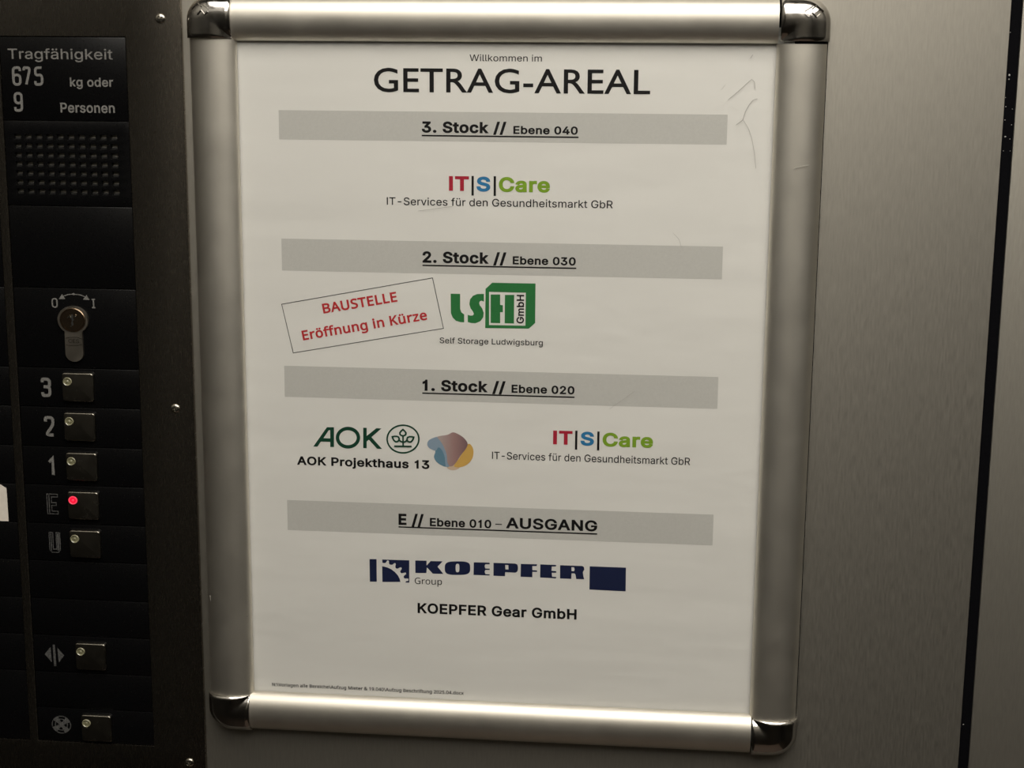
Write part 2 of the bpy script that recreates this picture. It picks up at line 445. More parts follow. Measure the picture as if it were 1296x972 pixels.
# ---------------------------------------------------------------- lettering outlines (advance, contours)
GLYPHS = {
 'sans': {
  ' ': [188,[]],
  '-': [453,[[[337,244,-74,0,0,-19],[337,188,0,19,-74,0],[114,188,74,0,0,19],[114,244,0,-19,74,0]]]],
  '.': [188,[[[95,-4,13,0,-13,0],[63,9,9,-9,-9,9],[50,41,0,-13,0,13],[63,73,-9,-9,9,9],[95,87,-13,0,13,0],[128,73,-9,9,9,-9],[141,41,0,13,0,-13],[128,9,9,9,-9,-9]]]],
  '/': [249,[[[235,533,-19,0,-55,-203],[71,-76,55,203,-19,0],[14,-76,19,0,55,203],[178,533,-55,-203,19,0]]]],
  '0': [453,[[[227,-7,38,0,-38,0],[130,24,27,-21,-27,21],[69,113,14,-39,-14,39],[48,254,0,-55,0,55],[69,395,-14,-39,14,39],[130,484,-27,-21,27,21],[227,516,-38,0,38,0],[323,484,-27,21,27,-21],[384,395,-14,39,14,-39],[405,254,0,55,0,-55],[384,113,14,39,-14,-39],[323,24,27,21,-27,-21]],[[227,50,-25,0,25,0],[290,74,-18,-16,18,16],[330,144,-9,-30,9,30],[344,254,0,-43,0,43],[330,365,9,-30,-9,30],[290,435,18,-16,-18,16],[227,460,25,0,-25,0],[163,435,17,16,-17,-16],[123,365,9,30,-9,-30],[109,254,0,43,0,-43],[123,144,-9,30,9,-30],[163,74,-17,16,17,-16]]]],
  '1': [395,[[[185,0,22,0,0,133],[185,400,0,-133,-12,-9],[150,372,12,9,-18,-8],[95,348,18,8,0,19],[95,406,0,-19,18,9],[150,432,-18,-9,15,13],[196,471,-15,-13,5,13],[212,509,-5,-13,13,0],[250,509,-13,0,0,-170],[250,0,0,170,-22,0]]]],
  '2': [453,[[[64,0,108,0,0,16],[64,47,0,-16,57,60],[234,229,-57,-60,19,20],[282,282,-13,-15,13,15],[311,327,-6,-14,6,14],[320,371,0,-16,0,18],[308,419,8,-13,-8,13],[273,449,15,-7,-15,7],[224,460,18,0,-20,0],[172,447,14,8,-14,-8],[139,413,8,15,-8,-15],[127,362,0,20,-20,0],[66,362,20,0,0,30],[86,442,-14,-23,14,23],[143,496,-24,-13,24,13],[225,516,-30,0,30,0],[306,497,-23,13,23,-13],[361,445,-13,22,13,-22],[381,372,0,27,0,-19],[371,318,7,18,-7,-18],[336,259,17,22,-17,-22],[267,180,29,31,-38,-40],[153,60,38,40,0,-1],[153,57,0,1,79,0],[389,57,-79,0,0,-19],[389,0,0,19,-108,0]]]],
  '3': [453,[[[218,-7,34,0,-31,0],[133,10,26,-11,-26,11],[70,57,16,-21,-16,21],[44,132,2,-29,22,0],[109,132,-22,0,2,-18],[126,87,-10,12,10,-12],[165,59,-16,6,16,-6],[219,50,-20,0,21,0],[275,61,-17,-7,17,7],[315,93,-10,-14,10,14],[329,145,0,-20,0,19],[316,196,9,-16,-9,16],[275,234,19,-9,-19,9],[201,248,30,0,-15,0],[157,248,15,0,0,17],[157,299,0,-17,44,50],[288,448,-44,-50,0,1],[288,452,0,-1,-73,0],[70,452,73,0,0,19],[70,509,0,-19,101,0],[372,509,-101,0,0,-16],[372,461,0,16,-54,-61],[211,278,54,61,0,4],[211,289,0,-4,38,4],[308,276,-27,13,27,-13],[371,222,-15,23,15,-23],[393,145,0,29,0,-30],[370,66,15,23,-15,-23],[309,12,26,13,-26,-13]]]],
  '4': [453,[[[40,105,125,0,0,18],[40,158,0,-18,69,117],[247,509,-69,-117,21,0],[311,509,-21,0,-67,-114],[109,166,67,114,0,-1],[109,163,0,1,102,0],[413,163,-102,0,0,-19],[413,105,0,19,-125,0]],[[282,0,20,0,0,40],[282,121,0,-40,0,8],[282,146,0,-8,0,57],[282,318,0,-57,20,0],[343,318,-20,0,0,-106],[343,0,0,106,-20,0]]]],
  'A': [480,[[[16,0,23,0,62,170],[201,509,-62,-170,25,0],[276,509,-25,0,62,-170],[463,0,-62,170,-23,0],[395,0,23,0,-36,101],[287,302,36,-101,-7,19],[264,372,9,-28,-9,28],[232,478,13,-43,4,0],[245,478,-4,0,-13,-43],[213,371,9,28,-9,-28],[191,302,6,18,-35,-101],[85,0,35,101,-23,0]],[[110,142,87,0,0,19],[110,199,0,-19,87,0],[370,199,-87,0,0,-19],[370,142,0,19,-87,0]]]],
  'C': [510,[[[267,-7,26,0,-44,0],[150,25,34,-21,-34,21],[70,115,20,-39,-20,39],[40,254,0,-53,0,54],[70,393,-20,-39,20,39],[150,484,-34,-21,34,21],[267,516,-44,0,26,0],[340,504,-23,8,23,-8],[402,471,-18,15,18,-15],[448,418,-12,21,12,-21],[473,348,-5,26,-22,0],[408,348,22,0,-4,18],[389,395,9,-13,-9,13],[357,428,13,-9,-13,9],[315,449,15,-5,-15,5],[267,456,17,0,-31,0],[184,432,25,16,-25,-16],[125,364,14,30,-14,-30],[103,254,0,43,0,-43],[125,145,-14,30,14,-30],[184,76,-25,16,25,-16],[267,53,-31,0,17,0],[315,60,-15,-5,15,5],[357,81,-13,-9,13,9],[389,114,-9,-13,9,13],[408,160,-4,-17,22,0],[473,160,-22,0,-4,-26],[448,91,12,21,-12,-21],[402,38,18,15,-18,-15],[341,5,23,8,-23,-8]]]],
  'E': [419,[[[60,0,105,0,0,170],[60,509,0,-170,104,0],[372,509,-104,0,0,-19],[372,452,0,19,-83,0],[125,452,83,0,0,-55],[125,286,0,55,77,0],[355,286,-77,0,0,-19],[355,229,0,19,-77,0],[125,229,77,0,0,-57],[125,57,0,57,84,0],[375,57,-84,0,0,-19],[375,0,0,19,-105,0]]]],
  'F': [410,[[[60,0,22,0,0,170],[60,509,0,-170,103,0],[369,509,-103,0,0,-19],[369,452,0,19,-81,0],[125,452,81,0,0,-58],[125,278,0,58,74,0],[346,278,-74,0,0,-19],[346,221,0,19,-74,0],[125,221,74,0,0,-74],[125,0,0,74,-22,0]]]],
  'G': [520,[[[269,-7,41,0,-45,0],[149,25,34,-21,-34,21],[69,116,19,-39,-19,39],[40,254,0,-53,0,54],[69,393,-19,-39,19,39],[149,484,-34,-21,34,21],[265,516,-43,0,27,0],[340,504,-23,8,23,-8],[403,469,-18,15,18,-15],[449,416,-12,20,12,-20],[474,349,-5,25,-22,0],[408,349,22,0,-5,17],[387,393,9,-13,-9,13],[356,427,12,-9,-12,9],[315,448,15,-5,-15,5],[265,456,18,0,-30,0],[183,432,24,16,-24,-16],[125,364,14,30,-14,-30],[103,254,0,43,0,-43],[125,145,-14,30,14,-30],[184,76,-25,16,25,-16],[269,53,-31,0,29,0],[345,71,-22,-12,22,12],[396,123,-12,-23,12,23],[415,202,0,-30,6,-1],[434,199,-6,1,-51,0],[283,199,51,0,0,19],[283,256,0,-19,65,0],[478,256,-65,0,0,-19],[478,200,0,19,0,-42],[451,91,18,31,-18,-31],[377,19,31,17,-31,-17]]]],
  'H': [517,[[[60,0,22,0,0,170],[60,509,0,-170,22,0],[125,509,-22,0,0,-73],[125,289,0,73,89,0],[392,289,-89,0,0,73],[392,509,0,-73,22,0],[457,509,-22,0,0,-170],[457,0,0,170,-22,0],[392,0,22,0,0,77],[392,232,0,-77,-89,0],[125,232,89,0,0,-77],[125,0,0,77,-22,0]]]],
  'I': [195,[[[65,0,22,0,0,170],[65,509,0,-170,22,0],[130,509,-22,0,0,-170],[130,0,0,170,-22,0]]]],
  'K': [467,[[[104,145,41,44,0,24],[104,216,0,-24,12,15],[139,261,-11,-14,11,14],[174,303,-12,-14,12,14],[212,344,-13,-13,51,55],[364,509,-51,-55,28,0],[448,509,-28,0,-72,-78],[231,276,72,78,-1,0],[228,276,1,0,-41,-44]],[[60,0,22,0,0,170],[60,509,0,-170,22,0],[125,509,-22,0,0,-58],[125,334,0,58,0,-36],[124,225,0,36,0,-11],[125,193,0,11,0,-64],[125,0,0,64,-22,0]],[[372,0,25,0,-61,86],[188,259,61,-86,13,17],[228,309,-13,-17,74,-103],[449,0,-74,103,-25,0]]]],
  'L': [393,[[[60,0,100,0,0,170],[60,509,0,-170,22,0],[125,509,-22,0,0,-151],[125,57,0,151,79,0],[361,57,-79,0,0,-19],[361,0,0,19,-100,0]]]],
  'N': [523,[[[60,0,22,0,0,170],[60,509,0,-170,25,0],[136,509,-25,0,69,-109],[343,183,-69,109,5,-8],[363,151,-8,13,8,-13],[388,107,-9,16,9,-16],[414,55,-9,18,-3,0],[405,54,3,0,-2,19],[401,108,1,-18,-1,18],[399,157,0,-15,0,15],[399,195,0,-10,0,105],[399,509,0,-105,22,0],[463,509,-22,0,0,-170],[463,0,0,170,-25,0],[387,0,25,0,-62,97],[202,290,62,-97,-8,13],[177,331,9,-14,-9,14],[148,381,11,-19,-11,19],[108,452,16,-28,4,1],[119,454,-4,-1,1,-25],[122,384,-1,21,1,-21],[124,328,0,16,0,-16],[125,291,0,9,0,-97],[125,0,0,97,-22,0]]]],
  'O': [533,[[[267,-7,44,0,-44,0],[150,25,34,-21,-34,21],[70,115,20,-39,-20,39],[40,254,0,-53,0,54],[70,393,-20,-39,20,39],[150,484,-34,-21,34,21],[267,516,-44,0,44,0],[384,484,-34,21,34,-21],[464,393,-19,39,19,-39],[493,254,0,54,0,-53],[464,115,19,39,-19,-39],[384,25,34,21,-34,-21]],[[267,53,-30,0,30,0],[349,76,-25,-15,25,15],[408,144,-15,-30,15,30],[430,254,0,-43,0,44],[408,365,15,-30,-15,30],[349,433,25,-15,-25,15],[267,456,30,0,-30,0],[184,433,25,15,-25,-15],[125,364,15,30,-15,-30],[103,254,0,43,0,-43],[125,144,-15,30,15,-30],[184,76,-25,15,25,-15]]]],
  'P': [445,[[[60,0,22,0,0,170],[60,509,0,-170,58,0],[235,509,-58,0,39,0],[332,487,-26,14,26,-14],[390,430,-13,24,13,-24],[409,348,0,30,0,-30],[390,265,13,24,-13,-24],[332,207,26,14,-26,-14],[235,186,39,0,-42,0],[109,186,42,0,0,19],[109,242,0,-19,41,0],[233,242,-41,0,27,0],[297,256,-16,-9,16,9],[333,294,-8,-16,8,16],[344,348,0,-20,0,20],[333,402,8,-16,-8,16],[297,439,17,-9,-17,9],[232,452,27,0,-36,0],[125,452,36,0,0,-151],[125,0,0,151,-22,0]]]],
  'R': [449,[[[60,0,22,0,0,170],[60,509,0,-170,59,0],[236,509,-59,0,39,0],[333,489,-26,13,26,-13],[390,433,-13,24,13,-24],[409,352,0,30,0,-30],[390,271,13,23,-13,-23],[333,217,26,13,-26,-13],[236,198,39,0,-47,0],[96,198,47,0,0,19],[96,255,0,-19,46,0],[234,255,-46,0,26,0],[298,267,-16,-8,16,8],[334,300,-8,-15,8,15],[345,352,0,-20,0,20],[334,405,8,-15,-8,15],[298,440,17,-8,-17,8],[233,452,27,0,-36,0],[125,452,36,0,0,-151],[125,0,0,151,-22,0]],[[353,0,25,0,-41,76],[230,229,41,-76,24,0],[303,229,-24,0,42,-76],[428,0,-42,76,-25,0]]]],
  'S': [447,[[[224,-9,39,0,-37,0],[128,9,27,-12,-27,12],[64,60,15,-22,-15,22],[38,137,2,-29,22,0],[104,137,-22,0,2,-20],[123,88,-11,13,11,-13],[166,59,-18,6,18,-6],[224,49,-20,0,23,0],[286,60,-18,-7,18,7],[329,92,-11,-14,11,14],[346,139,0,-18,0,16],[332,179,9,-10,-9,10],[296,205,15,-7,-15,7],[245,222,19,-5,-20,6],[184,239,20,-6,-42,12],[86,289,23,-22,-23,22],[52,372,0,-34,0,29],[75,448,-15,-22,15,22],[138,498,-26,-12,26,12],[227,516,-33,0,34,0],[316,498,-26,12,26,-12],[377,449,-15,21,15,-21],[401,378,-1,26,-21,0],[337,378,21,0,-3,25],[302,437,21,-14,-21,14],[225,459,31,0,-22,0],[167,448,17,7,-17,-7],[129,418,9,13,-9,-13],[115,376,0,16,0,-17],[131,334,-11,11,11,-11],[169,308,-15,6,15,-6],[212,293,-14,4,17,-5],[264,279,-17,5,15,-4],[312,264,-17,7,17,-7],[359,238,-15,11,15,-11],[395,198,-9,16,9,-16],[408,139,0,23,0,-28],[386,64,15,22,-15,-22],[323,11,28,13,-28,-13]]]],
  'T': [449,[[[32,452,54,0,0,19],[32,509,0,-19,128,0],[417,509,-128,0,0,-19],[417,452,0,19,-53,0],[257,452,53,0,0,-151],[257,0,0,151,-21,0],[193,0,21,0,0,151],[193,452,0,-151,-54,0]]]],
  'U': [517,[[[259,-8,40,0,-40,0],[154,15,30,-16,-30,16],[85,80,16,-27,-16,27],[60,173,0,-35,0,112],[60,509,0,-112,21,0],[124,509,-21,0,0,-110],[124,178,0,110,0,-24],[141,113,-11,19,11,-19],[187,68,-20,11,20,-11],[259,52,-28,0,28,0],[331,68,-20,-11,20,11],[377,113,-11,-19,11,19],[393,178,0,-24,0,110],[393,509,0,-110,22,0],[457,509,-22,0,0,-112],[457,173,0,112,0,-35],[433,80,16,27,-16,-27],[363,15,30,16,-30,-16]]]],
  'W': [686,[[[155,0,25,0,-46,170],[16,509,46,-170,22,0],[82,509,-22,0,27,-104],[163,196,-27,104,4,-17],[175,145,-4,17,4,-17],[187,94,-4,18,4,-18],[197,40,-3,18,-3,0],[189,40,3,0,3,18],[200,94,-4,-18,4,18],[211,145,-4,-17,4,17],[224,196,-4,-17,27,104],[306,509,-27,-104,24,0],[380,509,-24,0,27,-104],[462,196,-27,104,5,-17],[474,145,-4,17,4,-17],[486,94,-4,18,4,-18],[497,40,-3,18,-3,0],[488,40,3,0,3,18],[499,94,-4,-18,4,18],[510,145,-4,-17,4,17],[523,196,-4,-17,27,104],[603,509,-27,-104,22,0],[670,509,-22,0,-46,-170],[530,0,46,170,-25,0],[455,0,25,0,-29,108],[368,323,29,-108,-6,21],[351,391,5,-24,-5,24],[336,475,5,-31,5,0],[350,475,-5,0,-5,-30],[335,395,5,24,-5,-24],[318,323,7,24,-29,-108],[230,0,29,108,-25,0]]]],
  'a': [389,[[[160,-9,22,0,-24,0],[94,5,20,-9,-20,9],[48,45,11,-17,-11,17],[30,108,0,-25,0,22],[43,161,-9,-14,9,14],[78,193,-14,-8,14,8],[125,211,-18,-4,18,4],[178,220,-18,-2,23,3],[234,227,-14,-2,14,2],[265,235,-7,-4,7,4],[276,255,0,-9,0,1],[276,257,0,-1,0,16],[267,297,6,-11,-6,11],[240,322,12,-6,-12,6],[196,331,18,0,-18,0],[149,322,13,6,-13,-6],[118,301,8,9,-8,-9],[100,274,4,9,-20,6],[41,291,20,-6,9,23],[79,346,-16,-14,16,14],[133,375,-20,-6,20,6],[194,384,-20,0,14,0],[239,379,-16,3,16,-3],[286,360,-15,9,15,-9],[322,320,-10,18,10,-18],[337,251,0,28,0,-84],[337,0,0,84,-20,0],[277,0,20,0,0,17],[277,52,0,-17,-1,0],[272,52,1,0,-4,-9],[252,25,9,9,-9,-9],[215,1,15,6,-15,-6]],[[170,45,-15,0,23,0],[228,59,-16,-9,16,9],[263,93,-8,-14,8,14],[276,138,0,-16,0,17],[276,190,0,-17,-3,-3],[259,182,8,2,-8,-2],[231,176,11,2,-11,-2],[200,171,10,1,-10,-1],[175,168,6,1,-15,-2],[134,159,13,4,-13,-4],[103,139,8,8,-8,-8],[92,105,0,15,0,-13],[102,72,-7,9,7,-9],[130,52,-12,5,12,-5]]]],
  'b': [424,[[[229,-8,32,0,-23,0],[172,4,15,-8,-15,8],[138,31,8,-10,-8,10],[118,59,5,-8,-2,0],[112,59,2,0,0,-20],[112,0,0,20,-20,0],[53,0,20,0,0,170],[53,509,0,-170,20,0],[114,509,-20,0,0,-63],[114,319,0,63,1,0],[118,319,-1,0,5,8],[137,346,-8,-10,8,10],[171,373,-15,-8,15,8],[229,384,-24,0,32,0],[313,361,-24,16,24,-16],[370,293,-14,29,14,-29],[390,189,0,40,0,-40],[370,84,14,29,-14,-29],[313,16,24,16,-24,-16]],[[220,47,-23,0,23,0],[279,66,-16,-13,16,13],[316,117,-8,-22,8,22],[328,189,0,-27,0,27],[316,261,8,-21,-8,21],[280,311,16,-12,-16,12],[220,330,24,0,-23,0],[161,312,16,12,-16,-12],[125,263,8,21,-8,-21],[113,189,0,28,0,-28],[125,115,-8,21,8,-21],[162,65,-16,12,16,-12]]]],
  'c': [396,[[[207,-8,19,0,-34,0],[117,16,26,-16,-26,16],[56,85,15,-29,-15,29],[34,187,0,-39,0,40],[56,291,-15,-29,15,29],[117,360,-26,-16,26,16],[207,384,-34,0,19,0],[260,377,-17,5,17,-5],[305,356,-14,9,14,-9],[340,322,-10,13,10,-13],[362,277,-5,17,-20,-5],[303,262,20,5,-3,10],[290,289,6,-8,-6,8],[270,311,8,-6,-8,6],[242,325,10,-3,-10,3],[207,330,13,0,-25,0],[145,310,16,13,-16,-13],[108,258,8,22,-8,-22],[96,187,0,26,0,-25],[108,117,-8,21,8,-21],[145,66,-16,13,16,-13],[207,46,-25,0,13,0],[243,52,-11,-3,11,3],[271,66,-8,-6,8,6],[292,89,-6,-9,6,9],[304,117,-3,-10,20,-5],[363,102,-20,5,-5,-17],[341,56,10,14,-10,-14],[306,21,14,10,-14,-10],[261,-1,17,5,-17,-5]]]],
  'd': [424,[[[195,-8,23,0,-32,0],[111,16,24,-16,-24,16],[55,84,14,-29,-14,29],[34,189,0,-40,0,40],[55,293,-14,-29,14,29],[112,361,-24,-16,24,16],[196,384,-32,0,24,0],[253,373,-15,8,15,-8],[287,346,-8,10,8,-10],[306,319,-4,8,1,0],[311,319,-1,0,0,63],[311,509,0,-63,20,0],[372,509,-20,0,0,-170],[372,0,0,170,-20,0],[313,0,20,0,0,20],[313,59,0,-20,-2,0],[307,59,2,0,-5,-8],[287,31,9,10,-9,-10],[252,4,15,8,-15,-8]],[[205,47,-23,0,23,0],[263,65,-16,-12,16,12],[299,115,-8,-21,8,21],[312,189,0,-28,0,28],[300,263,8,-21,-8,21],[263,312,16,-12,-16,12],[205,330,23,0,-24,0],[145,311,16,12,-16,-12],[108,261,8,21,-8,-21],[96,189,0,27,0,-27],[109,117,-8,22,8,-22],[145,66,-16,13,16,-13]]]],
  'e': [404,[[[212,-8,26,0,-37,0],[117,16,27,-16,-27,16],[56,85,14,-29,-14,29],[34,187,0,-39,0,39],[55,290,-14,-30,14,30],[115,359,-26,-17,26,17],[205,384,-34,0,21,0],[266,374,-20,7,20,-7],[319,341,-16,15,16,-15],[357,282,-9,24,9,-24],[371,194,0,34,0,-8],[371,169,0,8,-99,0],[75,169,99,0,0,17],[75,221,0,-17,88,0],[338,221,-88,0,-9,-6],[310,202,9,6,0,25],[298,269,8,-19,-8,19],[263,314,15,-11,-15,11],[205,330,23,0,-23,0],[146,313,16,11,-16,-11],[109,270,9,18,-9,-18],[96,211,0,21,0,-11],[96,178,0,11,0,-28],[110,106,-10,20,10,-20],[151,61,-17,10,17,-10],[212,46,-23,0,15,0],[254,53,-12,-4,12,4],[285,73,-9,-9,9,9],[306,105,-5,-13,20,-5],[365,91,-20,5,-6,-20],[335,39,14,15,-14,-15],[283,4,21,8,-21,-8]]]],
  'f': [254,[[[228,379,-74,0,0,-17],[228,327,0,17,-74,0],[6,327,74,0,0,17],[6,379,0,-17,74,0]],[[81,0,20,0,0,144],[81,432,0,-144,0,22],[96,486,-10,-15,10,15],[135,519,-16,-7,16,7],[187,530,-18,0,14,0],[222,527,-9,2,9,-2],[243,521,-4,2,-5,-18],[227,468,5,18,-3,1],[215,472,5,-1,-5,1],[195,474,8,0,-18,0],[154,460,8,9,-8,-9],[142,419,0,18,0,-140],[142,0,0,140,-20,0]]]],
  'g': [425,[[[207,-151,31,0,-28,0],[134,-140,21,-7,-21,7],[82,-110,14,-12,-14,12],[51,-69,8,-15,17,10],[101,-41,-17,-10,5,-8],[122,-66,-8,9,8,-9],[154,-88,-14,6,14,-6],[207,-97,-21,0,31,0],[282,-75,-19,-15,19,15],[311,-6,0,-31,0,25],[311,68,0,-25,-2,0],[306,68,2,0,-5,-8],[287,41,8,10,-8,-10],[252,16,15,7,-15,-7],[195,5,24,0,-30,0],[113,27,24,-15,-24,15],[55,90,14,-28,-14,28],[34,191,0,-40,0,39],[55,293,-14,-29,14,29],[112,361,-24,-16,24,16],[196,384,-31,0,24,0],[253,373,-15,8,15,-8],[288,346,-8,10,8,-10],[308,319,-5,8,2,0],[313,319,-2,0,0,20],[313,379,0,-20,20,0],[372,379,-20,0,0,-129],[372,-9,0,129,0,-33],[350,-90,15,21,-15,-21],[291,-136,25,10,-25,-10]],[[205,59,-23,0,23,0],[264,75,-16,-11,16,11],[300,121,-8,-20,8,20],[312,193,0,-28,0,27],[300,264,8,-20,-8,20],[264,312,16,-12,-16,12],[205,330,23,0,-24,0],[145,312,16,12,-16,-12],[109,262,8,21,-8,-21],[96,193,0,26,0,-27],[109,123,-8,20,8,-20],[145,76,-16,11,16,-11]]]],
  'h': [410,[[[114,227,0,22,0,-76],[114,0,0,76,-20,0],[53,0,20,0,0,170],[53,509,0,-170,20,0],[114,509,-20,0,0,-74],[114,287,0,74,-4,0],[102,287,4,0,12,35],[152,362,-22,-15,22,15],[227,384,-29,0,26,0],[295,369,-19,11,19,-11],[341,321,-11,21,11,-21],[357,240,0,32,0,-80],[357,0,0,80,-20,0],[296,0,20,0,0,78],[296,235,0,-78,0,30],[273,304,15,-17,-15,17],[210,329,27,0,-18,0],[161,317,15,8,-15,-8],[126,283,8,15,-8,-15]]]],
  'i': [167,[[[53,0,20,0,0,126],[53,379,0,-126,20,0],[114,379,-20,0,0,-126],[114,0,0,126,-20,0]],[[84,443,12,0,-12,0],[54,455,8,-8,-8,8],[41,483,0,-11,0,11],[54,512,-8,-8,8,8],[84,524,-12,0,12,0],[114,512,-8,8,8,-8],[126,483,0,11,0,-11],[114,455,8,8,-8,-8]]]],
  'j': [167,[[[53,379,0,-136,20,0],[114,379,-20,0,0,-136],[114,-30,0,136,0,-23],[102,-90,8,17,-8,-17],[65,-129,16,9,-16,-9],[4,-143,24,0,-5,0],[-10,-143,5,0,0,19],[-10,-87,0,-19,4,0],[2,-87,-4,0,18,0],[40,-72,-8,-10,8,10],[53,-29,0,-19,0,136]],[[83,443,12,0,-12,0],[53,455,8,-8,-8,8],[41,483,0,-11,0,11],[53,512,-8,-8,8,8],[83,524,-12,0,12,0],[114,512,-8,8,8,-8],[126,483,0,11,0,-11],[114,455,8,8,-8,-8]]]],
  'k': [381,[[[110,137,22,21,0,25],[110,212,0,-25,4,0],[121,212,-4,0,55,56],[284,379,-55,-56,25,0],[360,379,-25,0,-59,-60],[184,199,59,60,-2,0],[177,199,2,0,-22,-21]],[[53,0,20,0,0,170],[53,509,0,-170,20,0],[114,509,-20,0,0,-170],[114,0,0,170,-20,0]],[[294,0,26,0,-49,62],[148,186,49,-62,14,14],[191,229,-14,-14,60,-76],[372,0,-60,76,-26,0]]]],
  'l': [189,[[[139,-2,8,0,-29,0],[74,20,14,-15,-14,15],[53,84,0,-28,0,141],[53,509,0,-141,20,0],[114,509,-20,0,0,-137],[114,99,0,137,0,-17],[120,62,-4,7,4,-7],[146,52,-13,0,6,0],[160,53,-3,0,3,0],[170,54,-3,-1,4,-17],[181,3,-4,17,-5,-1],[162,-1,7,1,-7,-1]]]],
  'm': [610,[[[53,0,20,0,0,126],[53,379,0,-126,20,0],[112,379,-20,0,0,-28],[112,295,0,28,-2,0],[108,295,2,0,5,20],[132,346,-11,-13,11,13],[172,376,-15,-7,15,7],[219,386,-16,0,28,0],[287,361,-17,17,17,-17],[321,295,-5,27,-3,0],[312,295,3,0,5,19],[337,343,-12,-14,12,14],[381,375,-17,-8,17,8],[437,386,-20,0,22,0],[497,372,-18,10,18,-10],[541,328,-11,19,11,-19],[557,255,0,30,0,-85],[557,0,0,85,-20,0],[496,0,20,0,0,85],[496,254,0,-85,0,28],[473,313,15,-12,-15,12],[419,330,20,0,-17,0],[374,320,13,7,-13,-7],[345,290,7,13,-7,-13],[335,247,0,16,0,-82],[335,0,0,82,-20,0],[274,0,20,0,0,87],[274,260,0,-87,0,21],[253,311,14,-13,-14,13],[199,330,22,0,-15,0],[158,320,13,7,-13,-7],[126,289,8,14,-8,-14],[114,238,0,20,0,-79],[114,0,0,79,-20,0]]]],
  'n': [410,[[[114,227,0,22,0,-76],[114,0,0,76,-20,0],[53,0,20,0,0,126],[53,379,0,-126,20,0],[112,379,-20,0,0,-31],[112,287,0,31,-3,0],[102,287,3,0,12,35],[152,362,-22,-15,22,15],[227,384,-29,0,26,0],[295,369,-19,11,19,-11],[341,321,-11,21,11,-21],[357,240,0,32,0,-80],[357,0,0,80,-20,0],[296,0,20,0,0,78],[296,235,0,-78,0,30],[273,304,15,-17,-15,17],[210,329,27,0,-18,0],[161,317,15,8,-15,-8],[126,283,8,15,-8,-15]]]],
  'o': [415,[[[207,-8,35,0,-34,0],[117,16,26,-16,-26,16],[56,85,15,-29,-15,29],[34,187,0,-39,0,40],[56,291,-15,-29,15,29],[117,360,-26,-16,26,16],[207,384,-34,0,35,0],[299,360,-26,16,26,-16],[359,291,-14,29,14,-29],[381,187,0,40,0,-39],[359,85,14,29,-14,-29],[299,16,26,16,-26,-16]],[[207,46,-25,0,25,0],[270,66,-17,-13,17,13],[307,117,-8,-21,8,21],[319,187,0,-25,0,25],[307,258,8,-22,-8,22],[270,310,17,-13,-17,13],[207,330,25,0,-25,0],[145,310,16,13,-16,-13],[108,258,8,22,-8,-22],[96,187,0,26,0,-25],[108,117,-8,21,8,-21],[145,66,-16,13,16,-13]]]],
  'r': [259,[[[53,0,20,0,0,126],[53,379,0,-126,20,0],[112,379,-20,0,0,-19],[112,321,0,19,1,0],[115,321,-1,0,7,19],[152,367,-18,-12,18,12],[213,385,-23,0,5,0],[229,384,-6,0,6,0],[243,384,-3,0,0,-20],[243,322,0,20,-2,0],[230,324,7,-1,-7,1],[207,326,8,0,-18,0],[159,315,14,7,-14,-7],[126,284,8,13,-8,-13],[114,237,0,18,0,-79],[114,0,0,79,-20,0]]]],
  's': [365,[[[182,-8,29,0,-26,0],[112,3,20,-8,-20,8],[62,38,13,-15,-13,15],[36,94,4,-22,19,4],[94,107,-19,-4,5,-21],[124,60,-15,10,15,-10],[181,45,-23,0,26,0],[244,62,-16,-11,16,11],[268,103,0,-16,0,13],[254,136,9,-9,-9,9],[212,155,19,-4,-21,5],[149,170,21,-5,-34,8],[72,208,17,-17,-17,17],[47,274,0,-27,0,22],[65,332,-12,-17,12,17],[115,370,-21,-9,21,9],[187,384,-27,0,26,0],[254,372,-19,8,19,-8],[299,339,-11,14,11,-14],[324,290,-5,19,-19,-4],[268,277,19,4,-5,14],[243,316,12,-11,-12,11],[187,333,24,0,-23,0],[131,317,15,10,-15,-10],[109,277,0,16,0,-14],[124,243,-10,9,10,-9],[172,223,-22,5,19,-5],[229,209,-19,5,35,-8],[306,171,-17,17,17,-17],[331,107,0,26,0,-22],[312,47,13,17,-13,-17],[260,6,23,10,-23,-10]]]],
  't': [227,[[[204,379,-66,0,0,-17],[204,327,0,17,-66,0],[6,327,66,0,0,17],[6,379,0,-17,66,0]],[[65,471,0,-126,20,0],[126,471,-20,0,0,-125],[126,98,0,125,0,-17],[136,61,-7,8,7,-8],[170,50,-16,0,4,0],[185,51,-6,-1,6,1],[202,54,-5,-1,4,-17],[213,2,-4,17,-6,-2],[192,-3,8,1,-8,-1],[168,-4,8,0,-33,0],[92,21,18,-17,-18,17],[65,93,0,-31,0,126]]]],
  'u': [410,[[[182,-5,28,0,-25,0],[115,11,19,-11,-19,11],[69,59,11,-21,-11,21],[53,139,0,-32,0,80],[53,379,0,-80,20,0],[114,379,-20,0,0,-78],[114,144,0,78,0,-30],[137,75,-15,17,15,-17],[200,50,-27,0,18,0],[249,62,-14,-8,14,8],[283,97,-8,-15,8,15],[296,153,0,-22,0,76],[296,379,0,-76,20,0],[357,379,-20,0,0,-126],[357,0,0,126,-20,0],[298,0,20,0,0,31],[298,92,0,-31,3,0],[307,92,-3,0,-12,-35],[257,17,22,15,-22,-15]]]],
